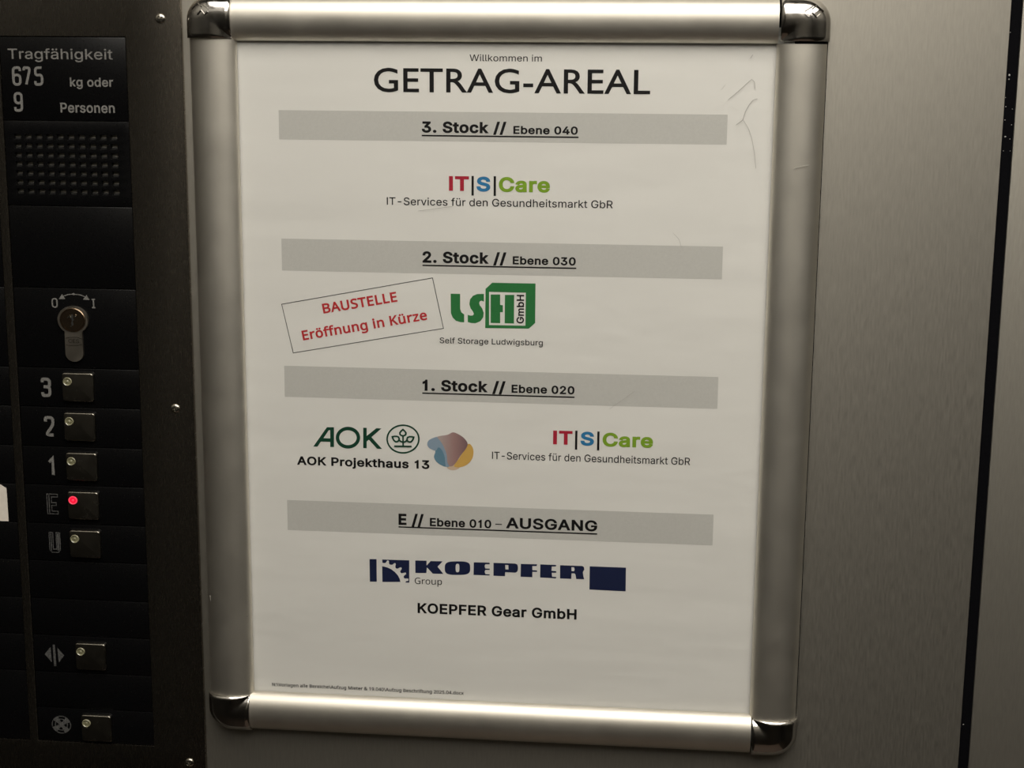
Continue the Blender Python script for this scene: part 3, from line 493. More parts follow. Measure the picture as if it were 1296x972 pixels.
  'v': [389,[[[163,0,21,0,-48,126],[17,379,48,-126,22,0],[84,379,-22,0,27,-75],[165,155,-27,75,8,-23],[187,87,-6,23,6,-23],[206,21,-6,21,-7,0],[184,21,7,0,7,21],[203,87,-6,-23,6,23],[224,155,-8,-23,27,75],[305,379,-27,-75,22,0],[371,379,-22,0,-48,-126],[226,0,48,126,-21,0]]]],
  'w': [567,[[[138,0,20,0,-38,126],[23,379,38,-126,22,0],[87,379,-22,0,15,-55],[133,214,-15,55,6,-23],[154,137,-7,28,7,-28],[175,41,-7,35,-3,0],[165,41,3,0,7,34],[186,135,-7,-29,7,29],[206,214,-7,-24,15,55],[252,379,-15,-55,22,0],[316,379,-22,0,15,-55],[362,214,-15,55,6,-24],[382,136,-7,28,7,-28],[402,41,-7,35,-4,0],[391,41,4,0,7,34],[413,135,-7,-28,7,28],[434,214,-7,-24,15,55],[480,379,-15,-55,22,0],[545,379,-22,0,-38,-126],[429,0,38,126,-20,0],[368,0,20,0,-17,57],[319,172,17,-57,-5,18],[305,225,5,-18,-5,18],[291,280,5,-19,-5,19],[277,338,5,-19,5,0],[291,338,-5,0,-5,-19],[277,280,5,19,-5,-19],[263,225,5,18,-5,-18],[248,172,5,17,-16,-57],[199,0,16,57,-20,0]]]],
  '|': [230,[[[141,673,-18,0,0,-279],[141,-164,0,279,-18,0],[88,-164,18,0,0,279],[88,673,0,-279,18,0]]]],
  'ä': [389,[[[160,-9,22,0,-24,0],[94,5,20,-9,-20,9],[48,45,11,-17,-11,17],[30,108,0,-25,0,22],[43,161,-9,-14,9,14],[78,193,-14,-8,14,8],[125,211,-18,-4,18,4],[178,220,-18,-2,23,3],[234,227,-14,-2,14,2],[265,235,-7,-4,7,4],[276,255,0,-9,0,1],[276,257,0,-1,0,16],[267,297,6,-11,-6,11],[240,322,12,-6,-12,6],[196,331,18,0,-18,0],[149,322,13,6,-13,-6],[118,301,8,9,-8,-9],[100,274,4,9,-20,6],[41,291,20,-6,9,23],[79,346,-16,-14,16,14],[133,375,-20,-6,20,6],[194,384,-20,0,14,0],[239,379,-16,3,16,-3],[286,360,-15,9,15,-9],[322,320,-10,18,10,-18],[337,251,0,28,0,-84],[337,0,0,84,-20,0],[277,0,20,0,0,17],[277,52,0,-17,-1,0],[272,52,1,0,-4,-9],[252,25,9,9,-9,-9],[215,1,15,6,-15,-6]],[[170,45,-15,0,23,0],[228,59,-16,-9,16,9],[263,93,-8,-14,8,14],[276,138,0,-16,0,17],[276,190,0,-17,-3,-3],[259,182,8,2,-8,-2],[231,176,11,2,-11,-2],[200,171,10,1,-10,-1],[175,168,6,1,-15,-2],[134,159,13,4,-13,-4],[103,139,8,8,-8,-8],[92,105,0,15,0,-13],[102,72,-7,9,7,-9],[130,52,-12,5,12,-5]],[[261,443,11,0,-11,0],[233,455,8,-8,-8,8],[221,483,0,-11,0,11],[233,512,-8,-8,8,8],[261,523,-11,0,11,0],[290,512,-8,8,8,-8],[301,483,0,11,0,-11],[290,455,8,8,-8,-8]],[[117,443,11,0,-11,0],[89,455,8,-8,-8,8],[77,483,0,-11,0,11],[89,512,-8,-8,8,8],[117,523,-11,0,11,0],[146,512,-8,8,8,-8],[158,483,0,11,0,-11],[146,455,8,8,-8,-8]]]],
  'ü': [410,[[[182,-5,28,0,-25,0],[115,11,19,-11,-19,11],[69,59,11,-21,-11,21],[53,139,0,-32,0,80],[53,379,0,-80,20,0],[114,379,-20,0,0,-78],[114,144,0,78,0,-30],[137,75,-15,17,15,-17],[200,50,-27,0,18,0],[249,62,-14,-8,14,8],[283,97,-8,-15,8,15],[296,153,0,-22,0,76],[296,379,0,-76,20,0],[357,379,-20,0,0,-126],[357,0,0,126,-20,0],[298,0,20,0,0,31],[298,92,0,-31,3,0],[307,92,-3,0,-12,-35],[257,17,22,15,-22,-15]],[[277,443,11,0,-11,0],[248,455,8,-8,-8,8],[236,483,0,-11,0,11],[248,512,-8,-8,8,8],[277,523,-11,0,11,0],[305,512,-8,8,8,-8],[317,483,0,11,0,-11],[305,455,8,8,-8,-8]],[[133,443,11,0,-11,0],[104,455,8,-8,-8,8],[93,483,0,-11,0,11],[104,512,-8,-8,8,8],[133,523,-11,0,11,0],[162,512,-8,8,8,-8],[173,483,0,11,0,-11],[162,455,8,8,-8,-8]]]],
  '–': [350,[[[350,244,-117,0,0,-19],[350,188,0,19,-117,0],[0,188,117,0,0,19],[0,244,0,-19,117,0]]]],
 },
 'humanist': {
  ' ': [208,[]],
  '&': [587,[[[244,581,-30,0,29,0],[318,567,-21,10,21,-10],[366,524,-11,18,11,-18],[383,458,0,26,0,-34],[350,372,22,24,-22,-24],[268,308,33,19,52,-50],[423,159,-52,50,14,17],[457,216,-9,-22,9,22],[479,286,-6,-25,24,0],[550,286,-24,0,-9,-34],[518,191,13,29,-13,-29],[468,114,20,22,39,-38],[585,0,-39,38,-32,0],[490,0,32,0,-23,22],[420,67,23,-22,-17,-15],[366,28,19,11,-19,-11],[303,2,23,6,-23,-6],[223,-8,30,0,-37,0],[127,10,27,-12,-27,12],[65,63,15,-24,-15,24],[43,149,0,-34,0,27],[57,220,-10,-20,10,20],[100,273,-19,-16,19,16],[166,318,-25,-14,-11,13],[133,358,11,-14,-11,14],[107,403,7,-16,-7,16],[96,456,0,-19,0,26],[114,524,-12,-19,12,19],[165,567,-22,-10,22,10]],[[209,273,56,-54,-19,-11],[159,239,14,11,-14,-11],[128,201,7,14,-7,-14],[116,152,0,19,0,-29],[146,81,-20,18,20,-18],[225,55,-33,0,34,0],[314,71,-25,-11,25,11],[375,111,-17,-16,-56,54]],[[241,524,22,0,-22,0],[186,506,14,12,-14,-12],[165,457,0,21,0,-19],[180,404,-10,16,10,-16],[225,350,-19,20,32,18],[292,401,-14,-16,14,16],[313,458,0,-21,0,19],[294,505,13,-12,-13,12]]]],
  '.': [215,[[[58,43,0,-19,0,20],[72,85,-10,-8,10,8],[107,97,-13,0,14,0],[142,85,-10,8,10,-8],[157,43,0,20,0,-19],[142,2,10,9,-10,-9],[107,-11,14,0,-13,0],[72,2,10,-9,-10,9]]]],
  '0': [458,[[[419,287,0,62,0,-47],[409,163,7,36,-7,-36],[376,70,15,25,-15,-25],[316,12,24,13,-24,-13],[229,-8,34,0,-43,0],[122,27,28,-24,-28,24],[60,129,14,-44,-14,44],[39,287,0,-61,0,62],[58,446,-13,-44,13,44],[119,547,-28,-23,28,23],[229,581,-45,0,43,0],[335,547,-28,23,28,-23],[399,446,-14,44,14,-44]],[[110,287,0,52,0,-52],[121,156,-8,35,8,-35],[159,78,-17,17,17,-17],[229,52,-29,0,29,0],[298,78,-17,-17,17,17],[336,156,-8,-35,8,35],[348,287,0,-52,0,52],[336,417,8,-34,-8,34],[298,495,17,-17,-17,17],[229,521,29,0,-29,0],[159,495,17,17,-17,-17],[121,417,8,34,-8,-34]]]],
  '1': [458,[[[285,0,0,191,-23,0],[216,0,23,0,0,133],[216,400,0,-133,0,16],[216,439,0,-11,0,11],[217,470,-1,-9,1,9],[219,499,-1,-10,-9,-9],[196,477,7,6,-7,-6],[169,455,11,9,-20,-17],[108,405,20,17,-12,16],[71,452,12,-16,52,40],[226,573,-52,-40,20,0],[285,573,-20,0,0,-191]]]],
  '2': [458,[[[417,0,0,21,-126,0],[38,0,126,0,0,20],[38,59,0,-20,50,51],[188,210,-50,-51,29,29],[261,287,-20,-22,20,22],[306,353,-10,-22,10,22],[322,424,0,-26,0,32],[294,496,19,-16,-19,16],[221,520,30,0,-28,0],[147,506,21,10,-21,-10],[83,466,22,17,-13,16],[45,513,13,-16,15,13],[94,548,-18,-10,18,10],[153,572,-21,-6,21,6],[221,581,-24,0,36,0],[313,562,-26,12,26,-12],[372,510,-14,23,14,-23],[394,428,0,32,0,-30],[375,344,12,26,-12,-26],[324,267,22,25,-22,-25],[247,185,29,29,-40,-39],[128,67,40,39,0,-1],[128,64,0,1,96,0],[417,64,-96,0,0,-21]]]],
  '4': [458,[[[443,130,0,21,-28,0],[359,130,28,0,0,-43],[359,0,0,43,-23,0],[291,0,23,0,0,43],[291,130,0,-43,-91,0],[17,130,91,0,0,20],[17,190,0,-20,90,129],[286,576,-90,-129,24,0],[359,576,-24,0,0,-128],[359,193,0,128,28,0],[443,193,-28,0,0,-21]],[[291,374,0,-60,0,14],[291,412,0,-11,0,11],[293,444,-1,-10,1,10],[294,474,0,-9,0,9],[295,500,-1,-9,-1,0],[292,500,1,0,-4,-10],[276,468,6,12,-6,-12],[257,438,6,8,-57,-82],[86,193,57,82,68,0],[291,193,-68,0,0,60]]]],
  '5': [458,[[[221,351,-19,0,39,0],[322,331,-29,13,29,-13],[389,274,-16,25,16,-25],[413,183,0,36,0,-40],[387,81,17,29,-17,-29],[314,15,32,15,-32,-15],[199,-8,45,0,-29,0],[116,0,26,-5,-26,5],[51,23,18,-10,0,22],[51,90,0,-22,19,-12],[121,62,-28,7,28,-7],[200,52,-25,0,28,0],[274,65,-21,-9,21,9],[323,106,-12,-18,12,18],[341,176,0,-28,0,37],[306,262,23,-20,-23,20],[197,292,50,0,-15,0],[146,288,19,3,-19,-3],[99,280,12,3,-12,7],[64,302,12,-7,7,90],[86,573,-7,-90,96,0],[373,573,-96,0,0,-21],[373,508,0,21,-76,0],[146,508,76,0,-5,-55],[132,342,5,55,9,2],[169,348,-16,-2,16,2]]]],
  '9': [458,[[[417,328,0,43,0,-33],[410,231,5,32,-5,-32],[387,139,11,29,-11,-29],[340,63,20,22,-20,-22],[265,11,30,13,-30,-13],[154,-8,43,0,-11,0],[117,-6,14,-1,-14,1],[82,0,9,-3,0,20],[82,60,0,-20,10,-3],[115,53,-13,2,13,-2],[152,50,-12,0,37,0],[245,68,-24,-12,24,12],[303,118,-14,-21,14,21],[334,192,-6,-28,6,28],[346,281,-1,-31,-2,0],[341,281,2,0,-8,-12],[310,247,12,10,-12,-10],[266,223,17,6,-17,-6],[204,214,24,0,-33,0],[118,235,25,-14,-25,14],[61,294,14,-26,-14,26],[40,387,0,-37,0,40],[63,491,-15,-29,15,29],[127,557,-27,-16,27,16],[223,581,-37,0,27,0],[299,565,-24,10,24,-10],[361,518,-18,21,18,-21],[402,439,-10,32,10,-32]],[[223,521,20,0,-33,0],[142,488,21,22,-21,-22],[110,388,0,45,0,-37],[137,301,-18,21,18,-21],[220,269,-37,0,26,0],[286,285,-19,-10,19,10],[330,325,-10,-16,10,16],[346,374,0,-17,0,17],[338,426,5,-17,-5,17],[315,474,10,-14,-10,14],[277,508,16,-9,-16,9]]]],
  ':': [215,[[[58,43,0,-19,0,20],[72,85,-10,-8,10,8],[107,97,-13,0,14,0],[142,85,-10,8,10,-8],[157,43,0,20,0,-19],[142,2,10,9,-10,-9],[107,-11,14,0,-13,0],[72,2,10,-9,-10,9]],[[58,387,0,-19,0,20],[72,429,-10,-8,10,8],[107,441,-13,0,14,0],[142,429,-10,8,10,-8],[157,387,0,20,0,-19],[142,345,10,9,-10,-9],[107,332,14,0,-13,0],[72,345,10,-9,-10,9]]]],
  'A': [512,[[[437,0,25,0,-23,59],[368,177,23,-59,-76,0],[141,177,76,0,-23,-59],[73,0,23,59,-24,0],[0,0,24,0,75,192],[224,575,-75,-192,22,0],[289,575,-22,0,74,-192],[512,0,-74,192,-25,0]],[[282,415,21,-58,-2,4],[274,438,4,-11,-4,11],[263,473,3,-12,-3,12],[255,500,2,-6,-3,-11],[247,468,3,11,-3,-11],[238,438,3,9,-3,-9],[230,415,2,6,-22,-58],[165,241,22,58,60,0],[346,241,-60,0,-21,58]]]],
  'B': [521,[[[241,573,-55,0,72,0],[404,541,-37,21,37,-21],[459,431,0,52,0,-22],[446,371,8,17,-8,-17],[409,328,16,11,-16,-11],[350,304,24,4,0,-1],[350,300,0,1,24,-4],[415,279,-20,10,20,-10],[461,236,-11,19,11,-19],[478,163,0,30,0,-35],[454,74,16,24,-16,-24],[385,19,30,13,-30,-13],[279,0,41,0,-67,0],[78,0,67,0,0,191],[78,573,0,-191,55,0]],[[256,329,-35,0,49,0],[357,352,-18,-16,18,16],[384,423,0,-31,0,32],[351,490,22,-14,-22,14],[245,511,49,0,-32,0],[150,511,32,0,0,-61],[150,329,0,61,35,0]],[[150,269,37,0,0,-69],[150,61,0,69,38,0],[265,61,-38,0,51,0],[371,91,-20,-20,20,20],[401,168,0,-32,0,20],[388,221,9,-15,-9,15],[344,256,21,-8,-21,8],[260,269,35,0,-37,0]]]],
  'E': [446,[[[398,0,0,21,-107,0],[78,0,107,0,0,191],[78,573,0,-191,107,0],[398,573,-107,0,0,-21],[398,509,0,21,-83,0],[150,509,83,0,0,-60],[150,330,0,60,78,0],[383,330,-78,0,0,-21],[383,268,0,21,-78,0],[150,268,78,0,0,-68],[150,63,0,68,83,0],[398,63,-83,0,0,-21]]]],
  'G': [584,[[[326,302,0,-21,66,0],[524,302,-66,0,0,-94],[524,22,0,94,-31,-10],[431,-1,32,5,-32,-5],[323,-8,40,0,-59,0],[173,28,41,-24,-41,24],[81,130,21,-44,-21,44],[49,286,0,-60,0,60],[84,442,-24,-44,24,44],[186,544,-44,-24,44,24],[346,581,-63,0,32,0],[437,572,-29,6,29,-6],[516,547,-25,11,-9,-21],[489,484,9,21,-20,9],[421,508,25,-6,-25,6],[342,517,27,0,-45,0],[225,489,33,19,-33,-19],[150,409,17,34,-17,-34],[124,286,0,48,0,-45],[146,166,-15,35,15,-35],[216,84,-32,20,32,-20],[340,55,-51,0,25,0],[404,59,-18,-3,18,3],[452,68,-14,-4,0,57],[452,238,0,-57,-42,0],[326,238,42,0,0,21]]]],
  'K': [496,[[[496,0,-79,108,-28,0],[411,0,28,0,-68,91],[209,273,68,-91,-20,-17],[150,222,20,17,0,-74],[150,0,0,74,-24,0],[78,0,24,0,0,191],[78,573,0,-191,24,0],[150,573,-24,0,0,-94],[150,290,0,94,16,18],[199,345,-17,-18,17,18],[249,399,-17,-18,52,58],[403,573,-52,-58,28,0],[488,573,-28,0,-76,-83],[261,323,76,83,79,-108]]]],
  'L': [420,[[[78,0,107,0,0,191],[78,573,0,-191,24,0],[150,573,-24,0,0,-169],[150,64,0,169,83,0],[400,64,-83,0,0,-21],[400,0,0,21,-107,0]]]],
  'M': [727,[[[330,0,20,0,-63,167],[142,502,63,-167,-1,0],[139,502,1,0,1,-11],[142,461,-1,17,1,-17],[144,407,-1,20,1,-20],[144,347,0,20,0,-116],[144,0,0,116,-22,0],[78,0,22,0,0,191],[78,573,0,-191,36,0],[184,573,-36,0,59,-156],[361,103,-59,156,1,0],[364,103,-1,0,60,156],[544,573,-60,-156,35,0],[650,573,-35,0,0,-191],[650,0,0,191,-24,0],[578,0,24,0,0,117],[578,352,0,-117,0,19],[579,408,-1,-18,1,18],[581,460,-1,-16,1,16],[584,501,-1,-11,-1,0],[581,501,1,0,-64,-167],[390,0,64,167,-20,0]]]],
  'N': [609,[[[532,0,0,191,-28,0],[447,0,28,0,-102,159],[141,476,102,-159,-1,0],[138,476,1,0,1,-12],[141,432,-1,17,1,-17],[143,378,-1,19,1,-19],[144,320,0,20,0,-107],[144,0,0,107,-22,0],[78,0,22,0,0,191],[78,573,0,-191,28,0],[161,573,-28,0,102,-158],[467,99,-102,158,1,0],[470,99,-1,0,-1,9],[468,137,1,-17,-1,17],[466,193,1,-20,-1,20],[464,249,0,-17,0,108],[464,573,0,-108,22,0],[532,573,-22,0,0,-191]]]],
  'S': [440,[[[403,153,0,30,0,-34],[378,66,17,24,-17,-24],[307,11,31,13,-31,-13],[198,-8,42,0,-21,0],[137,-5,20,-2,-20,2],[83,4,16,-4,-16,4],[41,19,12,-6,0,23],[41,88,0,-23,19,-9],[113,65,-29,7,29,-7],[201,55,-30,0,28,0],[273,66,-19,-7,19,7],[316,98,-10,-14,10,14],[330,147,0,-19,0,19],[318,194,8,-13,-8,13],[277,230,20,-11,-20,11],[196,265,35,-13,-25,9],[131,294,18,-10,-18,10],[85,330,12,-13,-12,13],[57,375,6,-17,-6,17],[48,435,0,-22,0,30],[71,513,-16,-22,16,22],[136,563,-28,-12,28,12],[231,581,-36,0,32,0],[318,572,-26,6,26,-6],[389,549,-21,10,-7,-21],[366,487,7,21,-20,9],[302,508,23,-6,-23,6],[229,517,25,0,-24,0],[169,507,16,7,-16,-7],[133,478,8,13,-8,-13],[121,434,0,17,0,-19],[133,386,-8,13,8,-13],[172,351,-18,10,18,-10],[246,318,-31,11,34,-12],[332,279,-23,14,23,-14],[385,228,-12,20,12,-20]]]],
  'T': [446,[[[259,0,0,170,-24,0],[187,0,24,0,0,170],[187,509,0,-170,-60,0],[8,509,60,0,0,21],[8,573,0,-21,143,0],[437,573,-143,0,0,-21],[437,509,0,21,-59,0],[259,509,59,0,0,-170]]]],
  'U': [586,[[[513,202,0,123,0,-40],[489,95,16,32,-16,-32],[416,20,33,18,-33,-18],[290,-8,51,0,-71,0],[128,50,37,-39,-37,39],[72,204,0,-64,0,123],[72,573,0,-123,24,0],[144,573,-24,0,0,-124],[144,201,0,124,0,-47],[182,93,-25,26,25,-26],[294,55,-50,0,35,0],[379,73,-22,-13,22,13],[427,126,-10,-22,10,22],[442,202,0,-29,0,123],[442,573,0,-123,24,0],[513,573,-24,0,0,-123]]]],
  'V': [481,[[[481,573,-25,0,-68,-191],[277,0,68,191,-24,0],[204,0,24,0,-68,191],[0,573,68,-191,25,0],[75,573,-25,0,43,-122],[204,205,-43,122,6,-16],[220,160,-4,14,4,-14],[231,119,-3,13,3,-13],[241,80,-3,13,3,13],[250,119,-3,-13,3,13],[262,161,-5,-14,5,14],[277,207,-5,-16,43,122],[405,573,-43,-122,25,0]]]],
  '\\': [298,[[[77,573,-23,0,71,-191],[291,0,-71,191,-23,0],[221,0,23,0,-71,191],[8,573,71,-191,23,0]]]],
  'a': [450,[[[231,437,-28,0,52,0],[347,403,-25,23,25,-23],[385,293,0,50,0,-98],[385,0,0,98,-17,0],[334,0,17,0,-5,20],[320,61,5,-20,-1,0],[317,61,1,0,-12,-16],[279,22,13,10,-13,-10],[234,-1,17,5,-17,-5],[172,-8,24,0,-26,0],[103,6,21,-9,-21,9],[55,48,12,-19,-12,19],[37,119,0,-29,0,43],[87,219,-34,-23,34,23],[243,257,-70,-2,24,1],[316,259,-24,-1,0,9],[316,285,0,-9,0,36],[293,359,16,-14,-16,14],[227,380,28,0,-22,0],[163,370,20,7,-20,-7],[106,347,18,9,-7,18],[84,400,7,-18,19,10],[151,426,-26,-7,26,7]],[[252,208,21,1,-53,-2],[141,182,21,15,-21,-15],[110,119,0,27,0,-24],[132,66,-15,11,15,-11],[188,49,-23,0,36,0],[279,79,-24,-20,24,20],[315,172,0,-42,0,13],[315,210,0,-13,-21,-1]]]],
  'c': [385,[[[241,-8,25,0,-38,0],[139,15,30,-16,-30,16],[69,87,17,-33,-17,33],[44,213,0,-51,0,53],[71,342,-18,-33,18,33],[142,415,-30,-16,30,16],[245,438,-38,0,22,0],[309,431,-20,5,20,-5],[358,415,-13,6,-7,-20],[337,356,7,20,-13,5],[292,370,17,-4,-17,4],[244,376,15,0,-29,0],[172,358,19,12,-19,-12],[131,303,9,24,-9,-24],[117,213,0,36,0,-34],[131,126,-9,24,9,-24],[172,71,-18,12,18,-12],[240,53,-27,0,24,0],[302,60,-18,-5,18,5],[351,78,-15,-7,0,-21],[351,15,0,21,-14,-7],[304,-2,17,4,-17,-4]]]],
  'd': [493,[[[221,-8,22,0,-53,0],[92,48,32,-37,-32,37],[44,214,0,-74,0,74],[93,381,-32,-38,32,38],[221,438,-53,0,22,0],[280,429,-17,6,17,-6],[323,407,-12,10,12,-10],[354,374,-9,12,2,0],[359,374,-2,0,-1,7],[356,405,1,-14,-1,14],[354,438,0,-8,0,57],[354,609,0,-57,24,0],[425,609,-24,0,0,-203],[425,0,0,203,-19,0],[368,0,19,0,-3,19],[358,58,3,-19,-1,0],[354,58,1,0,-9,-12],[323,24,12,10,-12,-10],[279,1,17,6,-17,-6]],[[232,51,-38,0,45,0],[328,88,-18,-25,18,25],[355,200,0,-50,0,4],[355,213,0,-4,0,53],[329,336,18,-29,-18,29],[231,379,48,0,-38,0],[146,334,19,30,-19,-30],[117,213,0,51,0,-51],[146,93,-19,28,19,-28]]]],
  'e': [452,[[[234,438,-38,0,37,0],[329,414,-26,16,26,-16],[390,346,-14,29,14,-29],[411,244,0,39,0,-14],[411,201,0,14,-98,0],[117,201,98,0,1,-49],[154,90,-24,25,24,-25],[254,52,-43,0,27,0],[327,60,-21,-5,21,5],[392,82,-22,-10,0,-21],[392,20,0,21,-22,-10],[327,-1,21,5,-21,-5],[251,-8,29,0,-41,0],[143,17,31,-17,-31,17],[70,91,17,-33,-17,33],[44,212,0,-48,0,47],[68,333,-16,-34,16,34],[134,411,-29,-18,29,18]],[[233,380,24,0,-34,0],[154,348,20,22,-20,-22],[119,257,4,38,73,0],[338,257,-73,0,0,25],[326,322,7,-18,-7,18],[292,364,15,-10,-15,10]]]],
  'f': [276,[[[266,375,0,18,-36,0],[158,375,36,0,0,-125],[158,0,0,125,-24,0],[87,0,24,0,0,125],[87,375,0,-125,-25,0],[12,375,25,0,0,11],[12,408,0,-11,25,8],[87,432,-25,-8,0,8],[87,457,0,-8,0,37],[104,547,-11,-23,11,23],[152,597,-21,-11,21,11],[227,613,-29,0,17,0],[274,609,-14,3,14,-3],[310,599,-10,4,-6,-18],[292,544,6,18,-9,3],[262,552,11,-3,-11,3],[228,556,12,0,-24,0],[175,532,11,16,-11,-16],[158,458,0,34,0,-9],[158,430,0,9,36,0],[266,430,-36,0,0,-18]]]],
  'g': [493,[[[221,438,-55,0,28,0],[297,422,-23,11,23,-11],[355,373,-16,22,1,0],[359,373,-1,0,3,19],[369,430,-3,-19,19,0],[425,430,-19,0,0,-146],[425,-7,0,146,0,-41],[404,-109,14,28,-14,-28],[341,-172,28,14,-28,-14],[233,-192,44,0,-31,0],[147,-186,26,-5,-26,5],[78,-165,20,-9,0,22],[78,-100,0,-22,20,-11],[149,-125,-27,6,27,-6],[237,-134,-31,0,37,0],[324,-101,-21,-22,21,22],[355,-13,0,-37,0,6],[355,4,0,-6,0,6],[356,32,-1,-12,1,12],[358,57,-1,-5,-1,0],[354,57,1,0,-15,-22],[299,8,22,11,-22,-11],[221,-8,29,0,-56,0],[91,51,31,-39,-31,39],[44,214,0,-70,0,68],[91,377,-31,-40,31,40]],[[230,379,29,0,-24,0],[169,359,17,13,-17,-13],[130,303,9,25,-9,-25],[117,213,0,35,0,-53],[146,92,-20,28,20,-28],[232,50,-37,0,22,0],[288,58,-16,-6,16,6],[326,85,-10,-12,10,12],[349,131,-5,-19,5,19],[356,197,0,-26,0,6],[356,214,0,-6,0,39],[343,309,9,-24,-9,24],[302,362,19,-11,-19,11]]]],
  'h': [495,[[[139,431,0,60,0,-10],[138,399,1,11,-1,-11],[135,370,1,9,2,0],[140,370,-2,0,9,15],[174,407,-14,-10,14,10],[221,429,-17,-5,17,5],[273,437,-18,0,35,0],[360,421,-23,11,23,-11],[413,370,-12,23,12,-23],[431,280,0,37,0,-93],[431,0,0,93,-23,0],[361,0,23,0,0,92],[361,275,0,-92,0,35],[338,353,16,-17,-16,17],[265,379,33,0,-32,0],[189,360,18,12,-18,-12],[150,308,8,23,-8,-23],[139,222,0,34,0,-74],[139,0,0,74,-24,0],[68,0,24,0,0,203],[68,609,0,-203,24,0],[139,609,-24,0,0,-60]]]],
  'i': [207,[[[139,430,-24,0,0,-143],[139,0,0,143,-24,0],[68,0,24,0,0,143],[68,430,0,-143,24,0]],[[104,591,-12,0,11,0],[133,580,-8,7,8,-7],[145,546,0,16,0,-15],[133,512,8,7,-8,-7],[104,501,11,0,-12,0],[75,512,8,-7,-8,7],[63,546,0,-15,0,16],[75,580,-8,-7,8,7]]]],
  'l': [207,[[[139,0,0,203,-24,0],[68,0,24,0,0,203],[68,609,0,-203,24,0],[139,609,-24,0,0,-203]]]],
  'n': [495,[[[275,438,-18,0,51,0],[391,401,-26,25,26,-25],[431,280,0,56,0,-93],[431,0,0,93,-23,0],[361,0,23,0,0,92],[361,275,0,-92,0,35],[338,353,16,-17,-16,17],[265,379,33,0,-48,0],[166,338,18,27,-18,-27],[139,223,0,50,0,-74],[139,0,0,74,-24,0],[68,0,24,0,0,143],[68,430,0,-143,19,0],[125,430,-19,0,3,-20],[136,371,-3,20,1,0],[140,371,-1,0,10,15],[175,409,-14,-10,14,10],[222,431,-17,-5,17,5]]]],
  'o': [485,[[[442,216,0,48,0,-36],[428,121,9,28,-9,-28],[388,51,17,19,-17,-19],[324,7,25,10,-25,-10],[241,-8,30,0,-28,0],[163,7,24,-10,-24,10],[100,51,18,-19,-18,19],[59,121,10,-28,-10,28],[44,216,0,-36,0,48],[68,336,-16,-33,16,33],[137,412,-30,-17,30,17],[244,438,-41,0,39,0],[347,412,-30,17,30,-17],[417,336,-17,33,17,-33]],[[117,216,0,51,0,-34],[130,128,-9,25,9,-25],[172,71,-19,13,19,-13],[243,51,-29,0,29,0],[314,71,-19,-13,19,13],[356,128,-9,-25,9,25],[369,216,0,-34,0,34],[355,303,9,-24,-9,24],[314,359,18,-13,-18,13],[242,379,29,0,-44,0],[147,335,20,29,-20,-29]]]],
  'p': [493,[[[273,438,-23,0,53,0],[401,383,-32,37,32,-37],[449,216,0,74,0,-49],[427,93,15,33,-15,-33],[365,17,26,17,-26,-17],[272,-8,36,0,-22,0],[213,1,17,-6,-17,6],[170,24,12,-9,-12,9],[139,55,9,-11,-2,0],[134,55,2,0,1,-9],[137,20,-1,14,1,-14],[139,-16,0,10,0,-59],[139,-192,0,59,-24,0],[68,-192,24,0,0,207],[68,430,0,-207,19,0],[126,430,-19,0,3,-20],[136,371,-3,20,1,0],[139,371,-1,0,9,12],[170,405,-12,-10,12,10],[213,429,-17,-6,17,6]],[[260,379,40,0,-29,0],[190,362,18,11,-18,-11],[152,313,8,22,-8,-22],[139,229,1,34,0,-5],[139,216,0,5,0,-35],[150,126,-7,25,7,-25],[188,70,-18,13,18,-13],[261,51,-31,0,26,0],[326,72,-17,-14,17,14],[364,131,-8,-25,8,25],[376,217,0,-32,0,49],[348,334,19,-29,-19,29]]]],
  'r': [331,[[[269,438,-20,0,8,0],[295,437,-9,1,9,-1],[319,433,-7,2,-3,-22],[310,368,3,22,-7,2],[287,372,8,-1,-8,1],[264,374,7,0,-17,0],[217,363,15,7,-15,-7],[176,334,12,13,-12,-13],[149,289,7,18,-7,-18],[139,229,0,22,0,-76],[139,0,0,76,-24,0],[68,0,24,0,0,143],[68,430,0,-143,19,0],[126,430,-19,0,3,-26],[134,351,-3,26,1,0],[137,351,-1,0,9,16],[170,395,-13,-13,13,13],[214,426,-17,-8,17,8]]]],
  's': [384,[[[348,119,0,23,0,-28],[327,49,14,19,-14,-19],[268,6,26,10,-26,-10],[176,-8,35,0,-30,0],[99,-1,22,-5,-22,5],[42,19,17,-9,0,21],[42,83,0,-21,17,-9],[104,60,-24,7,24,-7],[178,49,-25,0,36,0],[256,66,-16,-11,16,11],[280,112,0,-19,0,11],[271,141,6,-9,-6,9],[239,167,15,-9,-15,9],[174,196,28,-11,-28,11],[103,228,20,-11,-20,11],[57,266,11,-15,-11,15],[41,324,0,-24,0,36],[85,408,-30,-20,30,20],[202,438,-48,0,26,0],[275,430,-23,5,23,-5],[339,409,-20,9,-8,-19],[315,353,8,19,-18,7],[258,372,20,-5,-20,5],[197,380,21,0,-29,0],[131,366,15,9,-15,-9],[108,328,0,16,0,-12],[119,298,-7,8,7,-8],[154,274,-16,8,16,-8],[219,246,-27,10,27,-10],[289,215,-19,11,19,-11],[333,176,-10,15,10,-15]]]],
